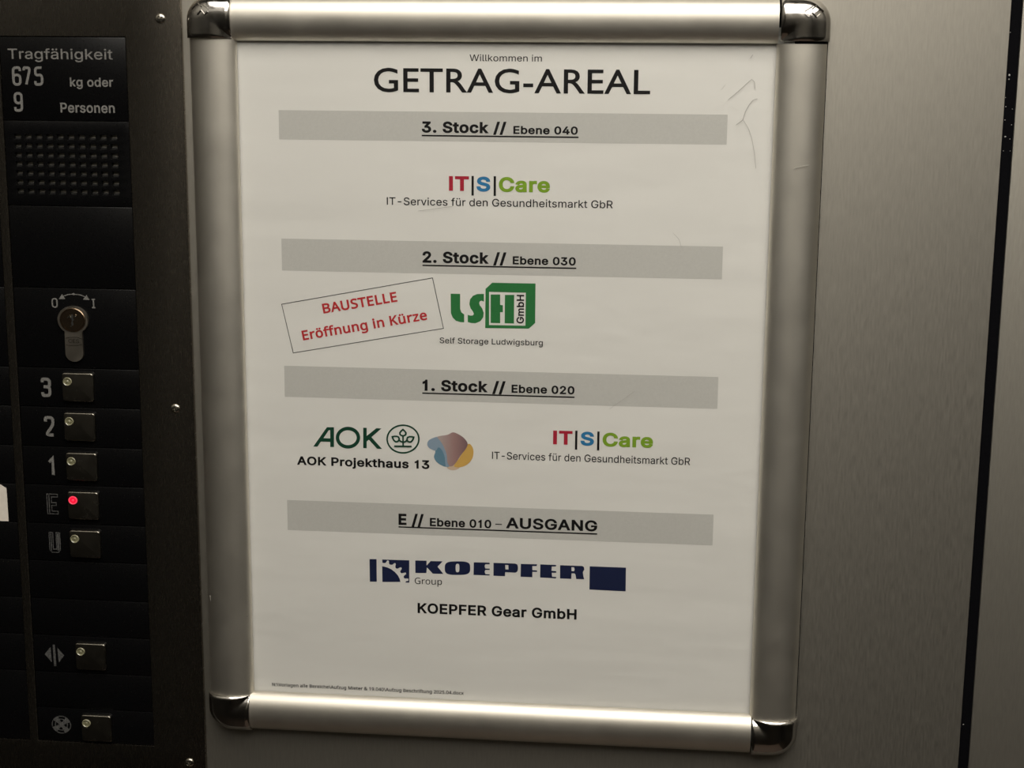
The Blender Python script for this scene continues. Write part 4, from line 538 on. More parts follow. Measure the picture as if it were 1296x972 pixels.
  't': [289,[[[212,50,-20,0,11,0],[245,53,-11,-2,11,2],[272,59,-7,-2,0,-18],[272,5,0,18,-7,-4],[240,-4,14,2,-14,-2],[200,-8,13,0,-22,0],[138,4,19,-8,-19,8],[91,44,12,-19,-12,19],[74,125,0,-35,0,83],[74,375,0,-83,-20,0],[13,375,20,0,0,11],[13,409,0,-11,21,9],[75,437,-21,-9,9,30],[103,528,-9,-30,14,0],[144,528,-14,0,0,-33],[144,430,0,33,41,0],[269,430,-41,0,0,-18],[269,375,0,18,-41,0],[144,375,41,0,0,-83],[144,127,0,83,0,-26],[163,69,-13,13,13,-13]]]],
  'u': [495,[[[427,430,-24,0,0,-143],[427,0,0,143,-19,0],[370,0,19,0,-3,19],[359,57,3,-19,-1,0],[356,57,1,0,-9,-15],[321,20,14,10,-14,-10],[273,-1,17,5,-17,-5],[220,-8,19,0,-34,0],[134,8,23,-11,-23,11],[81,59,12,-23,-12,23],[63,148,0,-36,0,94],[63,430,0,-94,24,0],[135,430,-24,0,0,-92],[135,153,0,92,0,-34],[158,76,-16,17,16,-17],[230,51,-33,0,32,0],[306,69,-18,-12,18,12],[345,121,-8,-23,8,23],[357,206,0,-33,0,75],[357,430,0,-75,24,0]]]],
  'x': [424,[[[170,220,-52,-73,-49,70],[22,430,49,-70,27,0],[102,430,-27,0,37,-54],[213,268,-37,54,37,54],[322,430,-37,-54,26,0],[402,430,-26,0,-49,-70],[253,220,49,70,52,-73],[410,0,-52,73,-27,0],[330,0,27,0,-39,57],[213,172,39,-57,-40,-57],[94,0,40,57,-26,0],[14,0,26,0,52,73]]]],
  'z': [377,[[[346,0,0,18,-105,0],[31,0,105,0,0,16],[31,47,0,-16,77,110],[262,375,-77,-110,-72,0],[45,375,72,0,0,18],[45,430,0,-18,98,0],[340,430,-98,0,0,-18],[340,377,0,18,-76,-107],[112,55,76,107,78,0],[346,55,-78,0,0,-18]]]],
  'ö': [485,[[[442,216,0,48,0,-36],[428,121,9,28,-9,-28],[388,51,17,19,-17,-19],[324,7,25,10,-25,-10],[241,-8,30,0,-28,0],[163,7,24,-10,-24,10],[100,51,18,-19,-18,19],[59,121,10,-28,-10,28],[44,216,0,-36,0,48],[68,336,-16,-33,16,33],[137,412,-30,-17,30,17],[244,438,-41,0,39,0],[347,412,-30,17,30,-17],[417,336,-17,33,17,-33]],[[117,216,0,51,0,-34],[130,128,-9,25,9,-25],[172,71,-19,13,19,-13],[243,51,-29,0,29,0],[314,71,-19,-13,19,13],[356,128,-9,-25,9,25],[369,216,0,-34,0,34],[355,303,9,-24,-9,24],[314,359,18,-13,-18,13],[242,379,29,0,-44,0],[147,335,20,29,-20,-29]],[[131,546,0,-13,0,14],[142,576,-7,-6,7,6],[168,585,-10,0,10,0],[195,576,-7,6,7,-6],[206,546,0,14,0,-13],[195,516,7,7,-7,-7],[168,506,10,0,-10,0],[142,516,7,-7,-7,7]],[[281,546,0,-13,0,14],[292,576,-7,-6,7,6],[318,585,-10,0,10,0],[345,576,-7,6,7,-6],[356,546,0,14,0,-13],[345,516,7,7,-7,-7],[318,506,10,0,-10,0],[292,516,7,-7,-7,7]]]],
  'ü': [495,[[[427,430,-24,0,0,-143],[427,0,0,143,-19,0],[370,0,19,0,-3,19],[359,57,3,-19,-1,0],[356,57,1,0,-9,-15],[321,20,14,10,-14,-10],[273,-1,17,5,-17,-5],[220,-8,19,0,-34,0],[134,8,23,-11,-23,11],[81,59,12,-23,-12,23],[63,148,0,-36,0,94],[63,430,0,-94,24,0],[135,430,-24,0,0,-92],[135,153,0,92,0,-34],[158,76,-16,17,16,-17],[230,51,-33,0,32,0],[306,69,-18,-12,18,12],[345,121,-8,-23,8,23],[357,206,0,-33,0,75],[357,430,0,-75,24,0]],[[136,546,0,-13,0,14],[147,576,-7,-6,7,6],[173,585,-10,0,10,0],[200,576,-7,6,7,-6],[211,546,0,14,0,-13],[200,516,7,7,-7,-7],[173,506,10,0,-10,0],[147,516,7,-7,-7,7]],[[286,546,0,-13,0,14],[297,576,-7,-6,7,6],[323,585,-10,0,10,0],[350,576,-7,6,7,-6],[361,546,0,14,0,-13],[350,516,7,7,-7,-7],[323,506,10,0,-10,0],[297,516,7,-7,-7,7]]]],
 },
 'title': {
  '-': [323,[[[283,267,0,-31,-81,0],[40,267,81,0,0,-31],[40,174,0,31,81,0],[283,174,-81,0,0,31]]]],
  'A': [667,[[[362,686,102,-229,-23,0],[293,686,23,0,-98,-229],[0,0,98,229,33,0],[100,0,-33,0,29,67],[186,201,-29,-67,97,0],[476,201,-97,0,30,-67],[567,0,-30,67,33,0],[667,0,-33,0,-102,229]],[[326,536,-34,-82,37,-82],[436,289,-37,82,-71,0],[224,289,71,0,34,82]]]],
  'E': [500,[[[462,682,0,-29,-129,0],[75,682,129,0,0,-227],[75,0,0,227,132,0],[471,0,-132,0,0,29],[471,88,0,-29,-99,0],[173,88,99,0,0,71],[173,300,0,-71,93,0],[452,300,-93,0,0,29],[452,388,0,-29,-93,0],[173,388,93,0,0,69],[173,594,0,-69,96,0],[462,594,-96,0,0,29]]]],
  'G': [740,[[[673,336,0,-96,-76,0],[444,336,76,0,0,-29],[444,248,0,29,44,0],[575,248,-44,0,0,-47],[575,108,0,47,-47,-15],[427,81,53,0,-162,0],[151,340,0,-152,0,148],[414,601,-148,0,82,0],[659,534,-80,44,0,33],[659,633,0,-33,-107,45],[416,691,80,0,-208,0],[50,337,0,201,0,-200],[413,-9,-209,0,95,0],[673,47,-91,-40,0,96]]]],
  'L': [490,[[[172,682,0,-198,-33,0],[74,682,33,0,0,-227],[74,0,0,227,135,0],[480,0,-135,0,0,29],[480,88,0,-29,-103,0],[172,88,103,0,0,198]]]],
  'R': [604,[[[77,682,57,0,0,-227],[77,0,0,227,33,0],[175,0,-33,0,0,99],[175,296,0,-99,14,0],[216,296,-14,0,50,0],[397,140,-90,140,30,-47],[487,0,-30,47,39,0],[604,0,-39,0,-47,65],[511,135,29,-47,-52,85],[359,324,62,-41,73,29],[473,491,0,-79,0,118],[249,682,138,0,-57,0]],[[175,598,0,-71,21,0],[238,598,-21,0,95,0],[372,495,-1,64,1,-57],[238,384,105,0,-21,0],[175,384,21,0,0,71]]]],
  'T': [604,[[[587,682,0,-29,-190,0],[17,682,190,0,0,-29],[17,594,0,29,79,0],[253,594,-79,0,0,-198],[253,0,0,198,33,0],[351,0,-33,0,0,198],[351,594,0,-198,79,0],[587,594,-79,0,0,29]]]],
 },
}

# ---------------------------------------------------------------- poster and panel layout, mm
POSTER_TEXT = [
 ['welcome_text','Willkommen im','sans',[121.52,-9.52],[158.74,-9.52],3.29,'ink',0.2],
 ['title_text','GETRAG-AREAL','title',[71.62,-25.46],[214.26,-25.46],12.12,'ink',0.007],
 ['floor_heading','3. Stock //','sans',[96.59,-46.05],[140.82,-46.05],5.75,'ink',1.8],
 ['floor_heading','Ebene 040','sans',[144.39,-46.22],[177.69,-46.22],4.1,'ink',1.5],
 ['floor_heading','2. Stock //','sans',[96.76,-113.88],[141.31,-113.88],6.03,'ink',1.8],
 ['floor_heading','Ebene 030','sans',[144.61,-113.86],[177.72,-113.86],4.29,'ink',1.5],
 ['floor_heading','1. Stock //','sans',[96.5,-182.93],[141.39,-182.93],6.15,'ink',1.8],
 ['floor_heading','Ebene 020','sans',[144.53,-182.72],[178.16,-182.72],4.43,'ink',1.5],
 ['floor_heading','E //','sans',[82.98,-258.3],[96.97,-258.3],6.38,'ink',1.8],
 ['floor_heading','Ebene 010','sans',[100.29,-258.42],[134.05,-258.42],4.71,'ink',1.5],
 ['floor_heading','–','sans',[136.22,-258.1],[139.89,-258.1],4.91,'ink',0],
 ['floor_heading','AUSGANG','sans',[142.06,-258.04],[191.67,-258.04],6.07,'ink',1.4],
 ['underline','_','',[96.58,-47.47],[178.12,-47.63],0.74,'ink',0],
 ['underline','_','',[96.75,-115.4],[178.07,-115.18],0.74,'ink',0],
 ['underline','_','',[96.33,-184.58],[178.26,-183.93],0.74,'ink',0],
 ['underline','_','',[82.97,-259.8],[191.7,-259.12],0.74,'ink',0],
 ['logo_letters','IT','sans',[110.87,-75.9],[121.35,-75.9],7.63,'crimson',1.7],
 ['logo_letters','S','sans',[125.3,-76.0],[132.55,-76.0],7.61,'blue',1.7],
 ['logo_letters','Care','sans',[137.03,-76.04],[163.76,-76.04],7.6,'lime',1.7],
 ['logo_bar','|','',[123.31,-78.22],[123.31,-68.02],1.2,'ink',0],
 ['logo_bar','|','',[134.93,-78.24],[134.93,-68.02],1.2,'ink',0],
 ['company_text','IT-Services für den Gesundheitsmarkt GbR','sans',[77.9,-83.71],[196.49,-83.71],3.97,'ink',0.25],
 ['logo_letters','IT','sans',[167.14,-210.32],[177.5,-210.32],7.57,'crimson',1.7],
 ['logo_letters','S','sans',[181.82,-210.47],[189.01,-210.47],7.55,'blue',1.7],
 ['logo_letters','Care','sans',[193.62,-210.64],[220.52,-210.64],7.54,'lime',1.7],
 ['logo_bar','|','',[179.53,-212.88],[179.53,-202.45],1.2,'ink',0],
 ['logo_bar','|','',[191.34,-212.94],[191.34,-202.53],1.2,'ink',0],
 ['company_text','IT-Services für den Gesundheitsmarkt GbR','sans',[134.23,-219.46],[240.43,-219.46],4.04,'ink',0.25],
 ['notice_text','BAUSTELLE','humanist',[43.16,-142.31],[83.31,-134.91],5.34,'red',1.3],
 ['notice_text','Eröffnung in Kürze','humanist',[31.77,-157.13],[99.36,-144.27],5.3,'red',1.3],
 ['company_text','Self Storage Ludwigsburg','sans',[105.84,-156.78],[160.98,-156.78],3.08,'ink',0.35],
 ['logo_letters','GmbH','sans',[150.78,-145.17],[150.78,-129.89],3.88,'ink',1.1],
 ['company_text','AOK Projekthaus 13','sans',[27.0,-226.19],[100.12,-226.19],4.81,'ink',1.5],
 ['logo_letters','Group','humanist',[91.79,-291.78],[106.92,-291.78],3.65,'ink',0],
 ['company_text','KOEPFER Gear GmbH','sans',[93.31,-308.64],[181.33,-308.64],5.88,'ink',1.4],
 ['file_path_text','N:\\Vorlagen alle Bereiche\\Aufzug Mieter & 19.040\\Aufzug Beschriftung 2025.04.docx','humanist',[10.09,-355.54],[119.13,-355.54],1.99,'ink',0.9],
]
POSTER_SHAPES = [
 ["grey_band","band",-1,[[[21.0,-35.28],[253.8,-35.28],[253.8,-50.44],[21.0,-50.44]]]],
 ["grey_band","band",-1,[[[21.0,-102.51],[253.8,-102.51],[253.8,-119.58],[21.0,-119.58]]]],
 ["grey_band","band",-1,[[[21.0,-171.24],[253.8,-171.24],[253.8,-188.4],[21.0,-188.4]]]],
 ["grey_band","band",-1,[[[21.0,-246.38],[253.8,-246.38],[253.8,-263.56],[21.0,-263.56]]]],
 ["logo_letter","green",0,[[[111.74,-130.08],[116.82,-130.1],[116.83,-138.11],[117.48,-139.93],[118.99,-141.01],[118.99,-145.26],[116.84,-145.18],[114.55,-144.51],[112.79,-142.78],[111.88,-140.51]]]],
 ["logo_letter","green",0,[[[129.48,-129.83],[129.5,-133.92],[128.2,-133.5],[127.29,-133.84],[126.97,-134.76],[127.3,-135.92],[128.54,-137.53],[129.4,-139.79],[129.15,-142.28],[127.72,-144.4],[124.99,-145.64],[122.71,-145.57],[120.88,-145.02],[120.88,-141.16],[122.24,-141.58],[123.55,-141.49],[124.13,-140.69],[123.67,-139.4],[122.36,-137.66],[121.71,-135.4],[122.09,-132.91],[123.65,-130.93],[125.92,-129.97]]]],
 ["logo_box","green",0,[[[130.31,-127.09],[133.86,-123.77],[156.76,-123.75],[156.79,-144.71],[153.46,-147.85],[130.21,-148.07]],[[132.2,-128.67],[151.66,-128.71],[151.63,-146.33],[132.29,-146.39]]]],
 ["logo_letter","green",0,[[[133.05,-130.08],[138.1,-129.97],[138.13,-135.49],[139.56,-135.65],[139.59,-139.36],[138.16,-139.4],[138.2,-145.27],[133.13,-145.26]]]],
 ["logo_letter","green",0,[[[140.62,-130.11],[145.53,-130.0],[145.53,-145.3],[140.6,-145.28]]]],
 ["logo_letter","darkgreen",0,[[[36.21,-215.69],[43.94,-204.65],[47.88,-204.53],[47.71,-215.6],[45.6,-215.67],[45.65,-212.83],[40.48,-212.81],[38.5,-215.71]],[[41.91,-210.81],[45.68,-210.88],[45.75,-206.27],[44.96,-206.3]]]],
 ["logo_letter","darkgreen",0,[[[62.22,-209.92],[62.12,-210.88],[61.87,-211.82],[61.45,-212.72],[60.89,-213.55],[60.19,-214.3],[59.38,-214.95],[58.48,-215.48],[57.49,-215.88],[56.46,-216.14],[55.41,-216.24],[54.35,-216.2],[53.33,-216.01],[52.36,-215.67],[51.46,-215.2],[50.66,-214.6],[49.99,-213.89],[49.45,-213.09],[49.05,-212.22],[48.82,-211.29],[48.75,-210.34],[48.85,-209.38],[49.11,-208.44],[49.53,-207.54],[50.09,-206.71],[50.79,-205.96],[51.6,-205.32],[52.51,-204.79],[53.49,-204.4],[54.52,-204.14],[55.57,-204.04],[56.62,-204.08],[57.64,-204.27],[58.61,-204.61],[59.51,-205.08],[60.3,-205.67],[60.98,-206.38],[61.52,-207.18],[61.91,-208.05],[62.14,-208.97]],[[60.3,-209.98],[60.23,-210.63],[60.04,-211.27],[59.75,-211.89],[59.35,-212.46],[58.85,-212.97],[58.27,-213.41],[57.62,-213.77],[56.92,-214.04],[56.19,-214.22],[55.43,-214.29],[54.68,-214.27],[53.95,-214.14],[53.26,-213.91],[52.62,-213.59],[52.05,-213.18],[51.56,-212.7],[51.18,-212.15],[50.9,-211.56],[50.73,-210.93],[50.68,-210.28],[50.75,-209.63],[50.93,-208.99],[51.23,-208.37],[51.63,-207.81],[52.13,-207.3],[52.71,-206.86],[53.36,-206.5],[54.06,-206.22],[54.79,-206.05],[55.55,-205.98],[56.3,-206.01],[57.03,-206.13],[57.72,-206.36],[58.36,-206.68],[58.93,-207.09],[59.41,-207.57],[59.8,-208.11],[60.08,-208.71],[60.24,-209.33]]]],
 ["logo_letter","darkgreen",0,[[[63.94,-204.31],[65.85,-204.34],[65.8,-208.84],[71.16,-204.36],[73.94,-204.45],[68.41,-209.47],[74.19,-215.83],[71.49,-215.83],[67.0,-210.92],[65.77,-211.94],[65.73,-215.74],[63.81,-215.71]]]],
 ["logo_blob","blob_teal",0,[[[103.33,-216.8],[103.39,-216.12],[103.39,-215.41],[103.44,-214.77],[103.64,-214.26],[104.06,-213.88],[104.63,-213.59],[105.25,-213.46],[105.82,-213.55],[106.33,-213.92],[106.83,-214.51],[107.29,-215.24],[107.68,-216.03],[107.98,-216.86],[108.21,-217.78],[108.4,-218.77],[108.6,-219.8],[108.88,-221.01],[109.21,-222.35],[109.43,-223.57],[109.38,-224.38],[108.96,-224.65],[108.28,-224.56],[107.49,-224.26],[106.74,-223.92],[106.02,-223.56],[105.26,-223.1],[104.54,-222.57],[103.94,-222.01],[103.46,-221.4],[103.07,-220.73],[102.79,-220.03],[102.64,-219.36],[102.68,-218.71],[102.88,-218.07],[103.14,-217.44]]]],
 ["logo_blob","blob_blue",1,[[[98.99,-212.5],[99.01,-211.99],[99.12,-211.45],[99.32,-210.91],[99.62,-210.43],[100.03,-210.02],[100.55,-209.66],[101.15,-209.33],[101.79,-209.03],[102.51,-208.72],[103.3,-208.41],[104.12,-208.19],[104.89,-208.15],[105.62,-208.32],[106.34,-208.64],[107.03,-209.1],[107.68,-209.7],[108.29,-210.46],[108.86,-211.39],[109.39,-212.4],[109.85,-213.43],[110.24,-214.48],[110.57,-215.58],[110.85,-216.7],[111.09,-217.82],[111.32,-218.98],[111.52,-220.17],[111.66,-221.29],[111.71,-222.24],[111.68,-222.99],[111.56,-223.6],[111.37,-224.08],[111.09,-224.42],[110.65,-224.7],[110.07,-224.88],[109.5,-224.85],[109.07,-224.48],[108.86,-223.62],[108.79,-222.38],[108.73,-221.02],[108.6,-219.8],[108.37,-218.76],[108.09,-217.76],[107.76,-216.84],[107.37,-216.04],[106.88,-215.31],[106.31,-214.64],[105.72,-214.15],[105.2,-213.95],[104.78,-214.2],[104.42,-214.8],[104.06,-215.45],[103.64,-215.84],[103.13,-215.88],[102.56,-215.74],[101.99,-215.5],[101.47,-215.27],[100.99,-215.06],[100.53,-214.82],[100.11,-214.54],[99.76,-214.22],[99.47,-213.85],[99.23,-213.42],[99.06,-212.97]]]],
 ["logo_blob","blob_peach",1,[[[109.84,-225.0],[110.53,-224.56],[111.74,-224.04],[113.09,-223.62],[114.19,-223.42],[115.06,-223.55],[115.86,-223.9],[116.45,-224.35],[116.68,-224.77],[116.41,-225.17],[115.75,-225.61],[114.94,-226.0],[114.2,-226.28],[113.56,-226.42],[112.92,-226.47],[112.29,-226.42],[111.71,-226.3],[111.05,-226.07],[110.35,-225.75],[109.86,-225.38]]]],
 ["logo_blob","blob_yellow",2,[[[121.3,-211.49],[121.81,-211.38],[122.3,-211.61],[122.76,-212.04],[123.16,-212.54],[123.52,-213.12],[123.84,-213.83],[124.07,-214.63],[124.19,-215.5],[124.19,-216.47],[124.08,-217.54],[123.85,-218.63],[123.49,-219.64],[122.97,-220.58],[122.31,-221.5],[121.54,-222.34],[120.71,-223.05],[119.77,-223.64],[118.72,-224.13],[117.65,-224.5],[116.68,-224.71],[115.71,-224.79],[114.72,-224.74],[113.93,-224.52],[113.57,-224.08],[113.78,-223.37],[114.42,-222.42],[115.26,-221.33],[116.05,-220.19],[116.8,-218.95],[117.62,-217.59],[118.42,-216.24],[119.14,-215.03],[119.75,-213.92],[120.3,-212.87],[120.8,-212.01]]]],
 ["logo_blob","blob_mauve",3,[[[104.59,-208.07],[105.48,-207.7],[106.93,-207.43],[108.53,-207.18],[109.85,-206.89],[110.78,-206.48],[111.54,-206.0],[112.23,-205.59],[112.95,-205.38],[113.72,-205.43],[114.5,-205.66],[115.27,-206.0],[116.04,-206.39],[116.84,-206.81],[117.66,-207.3],[118.44,-207.86],[119.13,-208.47],[119.75,-209.16],[120.33,-209.92],[120.77,-210.71],[120.99,-211.5],[120.93,-212.29],[120.65,-213.09],[120.23,-213.89],[119.76,-214.7],[119.24,-215.47],[118.64,-216.22],[117.98,-217.02],[117.29,-217.94],[116.54,-219.12],[115.74,-220.47],[114.94,-221.77],[114.19,-222.79],[113.51,-223.51],[112.86,-224.02],[112.26,-224.33],[111.71,-224.39],[111.2,-224.18],[110.73,-223.72],[110.32,-223.06],[110.0,-222.29],[109.82,-221.35],[109.76,-220.22],[109.7,-219.03],[109.54,-217.87],[109.24,-216.74],[108.85,-215.6],[108.42,-214.49],[107.99,-213.49],[107.54,-212.6],[107.06,-211.81],[106.58,-211.07],[106.13,-210.38],[105.56,-209.72],[104.92,-209.1],[104.49,-208.55]]]],
 ["logo_bar","navy",0,[[[66.61,-278.53],[70.56,-278.43],[70.57,-291.41],[66.66,-291.57]]]],
 ["logo_gear","navy",0,[[[73.65,-282.35],[76.24,-282.87],[78.68,-283.9],[80.84,-285.5],[82.46,-287.4],[83.4,-289.34],[83.8,-291.01],[73.71,-291.42]]]],
 ["logo_gear","navy",0,[[[88.75,-291.23],[86.52,-291.18],[87.01,-290.46],[88.16,-290.27],[88.3,-289.0],[87.76,-288.88],[86.13,-288.94],[85.59,-288.26],[85.73,-287.41],[86.96,-286.38],[86.83,-285.54],[86.28,-285.51],[84.51,-286.05],[83.83,-285.52],[83.7,-284.82],[84.61,-283.38],[84.4,-282.69],[83.85,-282.57],[82.08,-283.48],[81.13,-283.1],[81.0,-282.26],[81.28,-280.85],[81.02,-280.3],[80.47,-280.32],[79.24,-281.35],[78.02,-281.26],[77.48,-280.72],[77.49,-279.31],[77.08,-278.85],[76.54,-278.93],[75.58,-280.37],[74.62,-280.55],[73.81,-280.3],[73.69,-278.48],[88.77,-278.39]]]],
 ["logo_letter","navy",0,[[[92.1,-278.32],[98.4,-278.2],[98.39,-281.01],[100.63,-278.32],[107.32,-278.23],[104.48,-281.4],[107.72,-285.48],[101.83,-285.5],[98.59,-282.06],[98.25,-285.31],[92.15,-285.47]]]],
 ["logo_letter","navy",0,[[[122.58,-281.52],[122.53,-282.84],[122.38,-283.49],[122.12,-283.99],[121.76,-284.41],[121.29,-284.76],[120.7,-285.04],[119.97,-285.27],[119.07,-285.45],[117.91,-285.59],[115.54,-285.71],[113.18,-285.78],[112.01,-285.74],[111.11,-285.63],[110.38,-285.46],[109.79,-285.22],[109.32,-284.91],[108.95,-284.52],[108.7,-284.03],[108.54,-283.39],[108.49,-282.08],[108.54,-280.77],[108.7,-280.12],[108.96,-279.61],[109.32,-279.19],[109.79,-278.85],[110.39,-278.56],[111.11,-278.33],[112.01,-278.16],[113.17,-278.03],[115.54,-277.9],[117.9,-277.84],[119.06,-277.88],[119.96,-277.99],[120.68,-278.16],[121.27,-278.4],[121.75,-278.71],[122.11,-279.09],[122.37,-279.58],[122.52,-280.22]],[[116.59,-281.68],[116.57,-282.67],[116.5,-283.21],[116.38,-283.62],[116.2,-283.9],[115.97,-284.08],[115.54,-284.15],[115.11,-284.12],[114.88,-283.96],[114.71,-283.68],[114.58,-283.29],[114.51,-282.75],[114.49,-281.76],[114.51,-280.77],[114.58,-280.22],[114.7,-279.82],[114.88,-279.54],[115.11,-279.36],[115.54,-279.29],[115.96,-279.33],[116.2,-279.48],[116.37,-279.76],[116.49,-280.15],[116.57,-280.69]]]],
 ["logo_letter","navy",0,[[[124.5,-278.1],[133.17,-277.97],[133.3,-278.88],[130.88,-278.98],[130.48,-280.16],[130.89,-281.4],[133.31,-281.43],[133.31,-282.14],[130.9,-282.24],[130.5,-283.3],[130.99,-284.59],[133.33,-284.66],[133.21,-285.29],[124.41,-285.35]]]],
 ["logo_letter","navy",0,[[[135.37,-277.96],[147.37,-277.93],[148.46,-278.45],[148.83,-279.75],[148.84,-281.32],[148.49,-282.46],[147.41,-283.13],[141.86,-283.04],[141.76,-285.37],[135.41,-285.37]],[[141.83,-278.96],[143.52,-278.96],[143.66,-281.46],[141.97,-281.47]]]],
 ["logo_letter","navy",0,[[[150.38,-278.0],[159.28,-277.9],[159.11,-278.91],[156.7,-279.0],[156.73,-281.32],[159.32,-281.4],[159.32,-282.22],[156.74,-282.26],[156.77,-285.39],[150.33,-285.34]]]],
 ["logo_letter","navy",0,[[[161.08,-277.83],[169.78,-277.86],[169.61,-278.68],[167.33,-278.77],[167.24,-281.21],[169.82,-281.42],[169.83,-282.24],[167.38,-282.33],[167.59,-284.64],[169.87,-284.74],[169.7,-285.5],[161.04,-285.35]]]],
 ["logo_letter","navy",0,[[[171.87,-277.9],[183.95,-277.86],[184.86,-278.39],[185.12,-279.87],[184.31,-281.41],[184.65,-283.64],[185.16,-285.38],[180.79,-285.43],[180.33,-282.88],[179.72,-282.28],[178.17,-282.34],[178.1,-285.47],[171.98,-285.41]],[[178.11,-278.78],[179.55,-278.85],[179.81,-280.09],[179.46,-281.04],[178.15,-280.96]]]],
 ["logo_block","navy",0,[[[188.01,-277.89],[207.66,-277.86],[207.79,-291.34],[188.07,-291.15]]]],
]
POSTER_STROKES = [
 ["logo_emblem","darkgreen",0.9,[[[[94.41,-209.69],[94.34,-210.7],[94.11,-211.69],[93.74,-212.65],[93.24,-213.57],[92.6,-214.43],[91.85,-215.21],[90.99,-215.9],[90.04,-216.49],[89.02,-216.97],[87.94,-217.33],[86.83,-217.56],[85.69,-217.66],[84.55,-217.63],[83.44,-217.47],[82.36,-217.18],[81.34,-216.77],[80.4,-216.24],[79.55,-215.6],[78.8,-214.86],[78.18,-214.04],[77.68,-213.16],[77.32,-212.21],[77.11,-211.23],[77.04,-210.23],[77.12,-209.22],[77.35,-208.23],[77.73,-207.26],[78.24,-206.35],[78.88,-205.49],[79.63,-204.71],[80.49,-204.03],[81.44,-203.44],[82.46,-202.97],[83.54,-202.61],[84.65,-202.38],[85.78,-202.28],[86.92,-202.31],[88.03,-202.48],[89.1,-202.77],[90.11,-203.18],[91.05,-203.71],[91.9,-204.34],[92.64,-205.07],[93.27,-205.89],[93.77,-206.77],[94.13,-207.71],[94.34,-208.69]],1],[[[85.73,-204.63],[86.65,-205.46],[87.38,-206.45],[87.24,-207.43],[86.48,-207.99],[85.81,-208.19],[84.97,-208.04],[84.17,-207.52],[84.02,-206.55],[84.76,-205.52]],1],[[[85.75,-208.2],[85.78,-213.85]],0],[[[79.89,-208.83],[81.07,-208.56],[82.29,-208.53],[83.29,-208.9],[83.67,-209.89],[83.3,-210.98],[82.5,-211.55],[81.6,-211.54],[80.76,-210.84],[80.23,-209.83]],1],[[[91.64,-208.69],[90.53,-208.46],[89.31,-208.49],[88.3,-208.98],[87.9,-209.98],[88.25,-211.01],[89.07,-211.44],[90.03,-211.36],[90.85,-210.64],[91.37,-209.65]],1],[[[83.62,-210.41],[84.17,-211.07],[84.95,-211.48],[85.79,-211.59],[86.69,-211.47],[87.44,-211.04],[88.03,-210.43]],0],[[[80.92,-214.05],[90.44,-213.89]],0]]],
 ["notice_border","ink",0.33,[[[[20.38,-137.73],[102.05,-121.89],[107.89,-148.79],[26.17,-164.09]],1]]],
]
PANEL_TEXT = [
 ['legend','Tragfähigkeit','sans',[-124.37,-10.04],[-67.25,-10.04],5.31,'legend',0.35],
 ['legend','kg oder','sans',[-91.19,-24.14],[-67.67,-24.14],4.7,'legend',1],
 ['legend','Personen','sans',[-97.03,-37.72],[-67.42,-37.72],5.16,'legend',1],
]
PANEL_DIGITS = [
 ['6', -122.64, -23.99, -117.61, -13.9],
 ['7', -116.74, -23.94, -111.98, -13.86],
 ['5', -110.68, -23.89, -105.62, -13.82],
 ['9', -122.43, -37.52, -117.47, -27.23],
 ['3', -115.93, -192.42, -110.16, -181.46],
 ['2', -115.32, -214.68, -109.34, -203.09],
 ['1', -114.43, -237.57, -110.01, -226.31],
 ['E', -116.0, -259.24, -109.87, -247.83],
 ['U', -115.87, -281.71, -109.71, -270.12],
 ['0', -107.39, -142.55, -104.01, -137.18],
 ['I', -85.22, -142.32, -82.56, -137.1],
]

# ================================================================ THE CABIN
def cab_box(name, x0, x1, y0, y1, z0, z1, material, kind='structure', label=None, cat=None, parent=None):
    bm = bmesh.new()
    # world metres -> wall millimetres
    box(bm, x0 * 1000, x1 * 1000, (z0 - Z0) * 1000, (z1 - Z0) * 1000, -y1 * 1000, -y0 * 1000)
    o = mesh_obj(name, bm, material, parent, smooth=False)
    if parent is None and kind: o['kind'] = kind
    if label: o['label'] = label
    if cat: o['category'] = cat
    return o
C = CABIN
cab_box('floor', C['x0'], C['x1'], C['y0'], C['y1'] + 0.01, -0.02, 0, M['floor'], label='dark lift floor under the steel walls', cat='floor')
cab_box('ceiling', C['x0'], C['x1'], C['y0'], C['y1'] + 0.01, C['z'], C['z'] + 0.02, M['ceiling'], label='pale lift ceiling above the steel walls', cat='ceiling')
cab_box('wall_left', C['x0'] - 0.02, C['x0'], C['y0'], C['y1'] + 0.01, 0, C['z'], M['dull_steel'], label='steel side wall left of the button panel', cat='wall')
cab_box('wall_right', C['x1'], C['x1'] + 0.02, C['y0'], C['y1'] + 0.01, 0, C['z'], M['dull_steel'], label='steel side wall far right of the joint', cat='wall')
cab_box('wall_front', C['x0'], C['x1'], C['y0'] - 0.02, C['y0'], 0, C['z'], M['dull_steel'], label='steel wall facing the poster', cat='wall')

wall = thing('wall_back', 'brushed steel lift wall carrying the poster frame and button panel', 'wall', 0, -Z0 * 1000, -3, kind='structure')
vb, vt = -Z0 * 1000 + 0.5, (C['z'] - Z0) * 1000 - 0.5
bm = bmesh.new(); box(bm, C['x0'] * 1000 + 0.5, 391.3, vb, vt, -5, -3, 0.35)
o = mesh_obj('steel_panel', bm, M['steel'], wall); o['label'] = 'wide brushed steel panel left of the black joint'
bm = bmesh.new(); box(bm, 396.9, C['x1'] * 1000 - 0.5, vb, vt, -5, -3, 0.35)
o = mesh_obj('steel_panel', bm, M['steel'], wall); o['label'] = 'brushed steel panel right of the black joint'
bm = bmesh.new(); box(bm, 390.0, 398.2, vb, vt, -9, -4.4)
o = mesh_obj('joint_strip', bm, M['rubber'], wall); o['label'] = 'black rubbery strip in the wall joint'
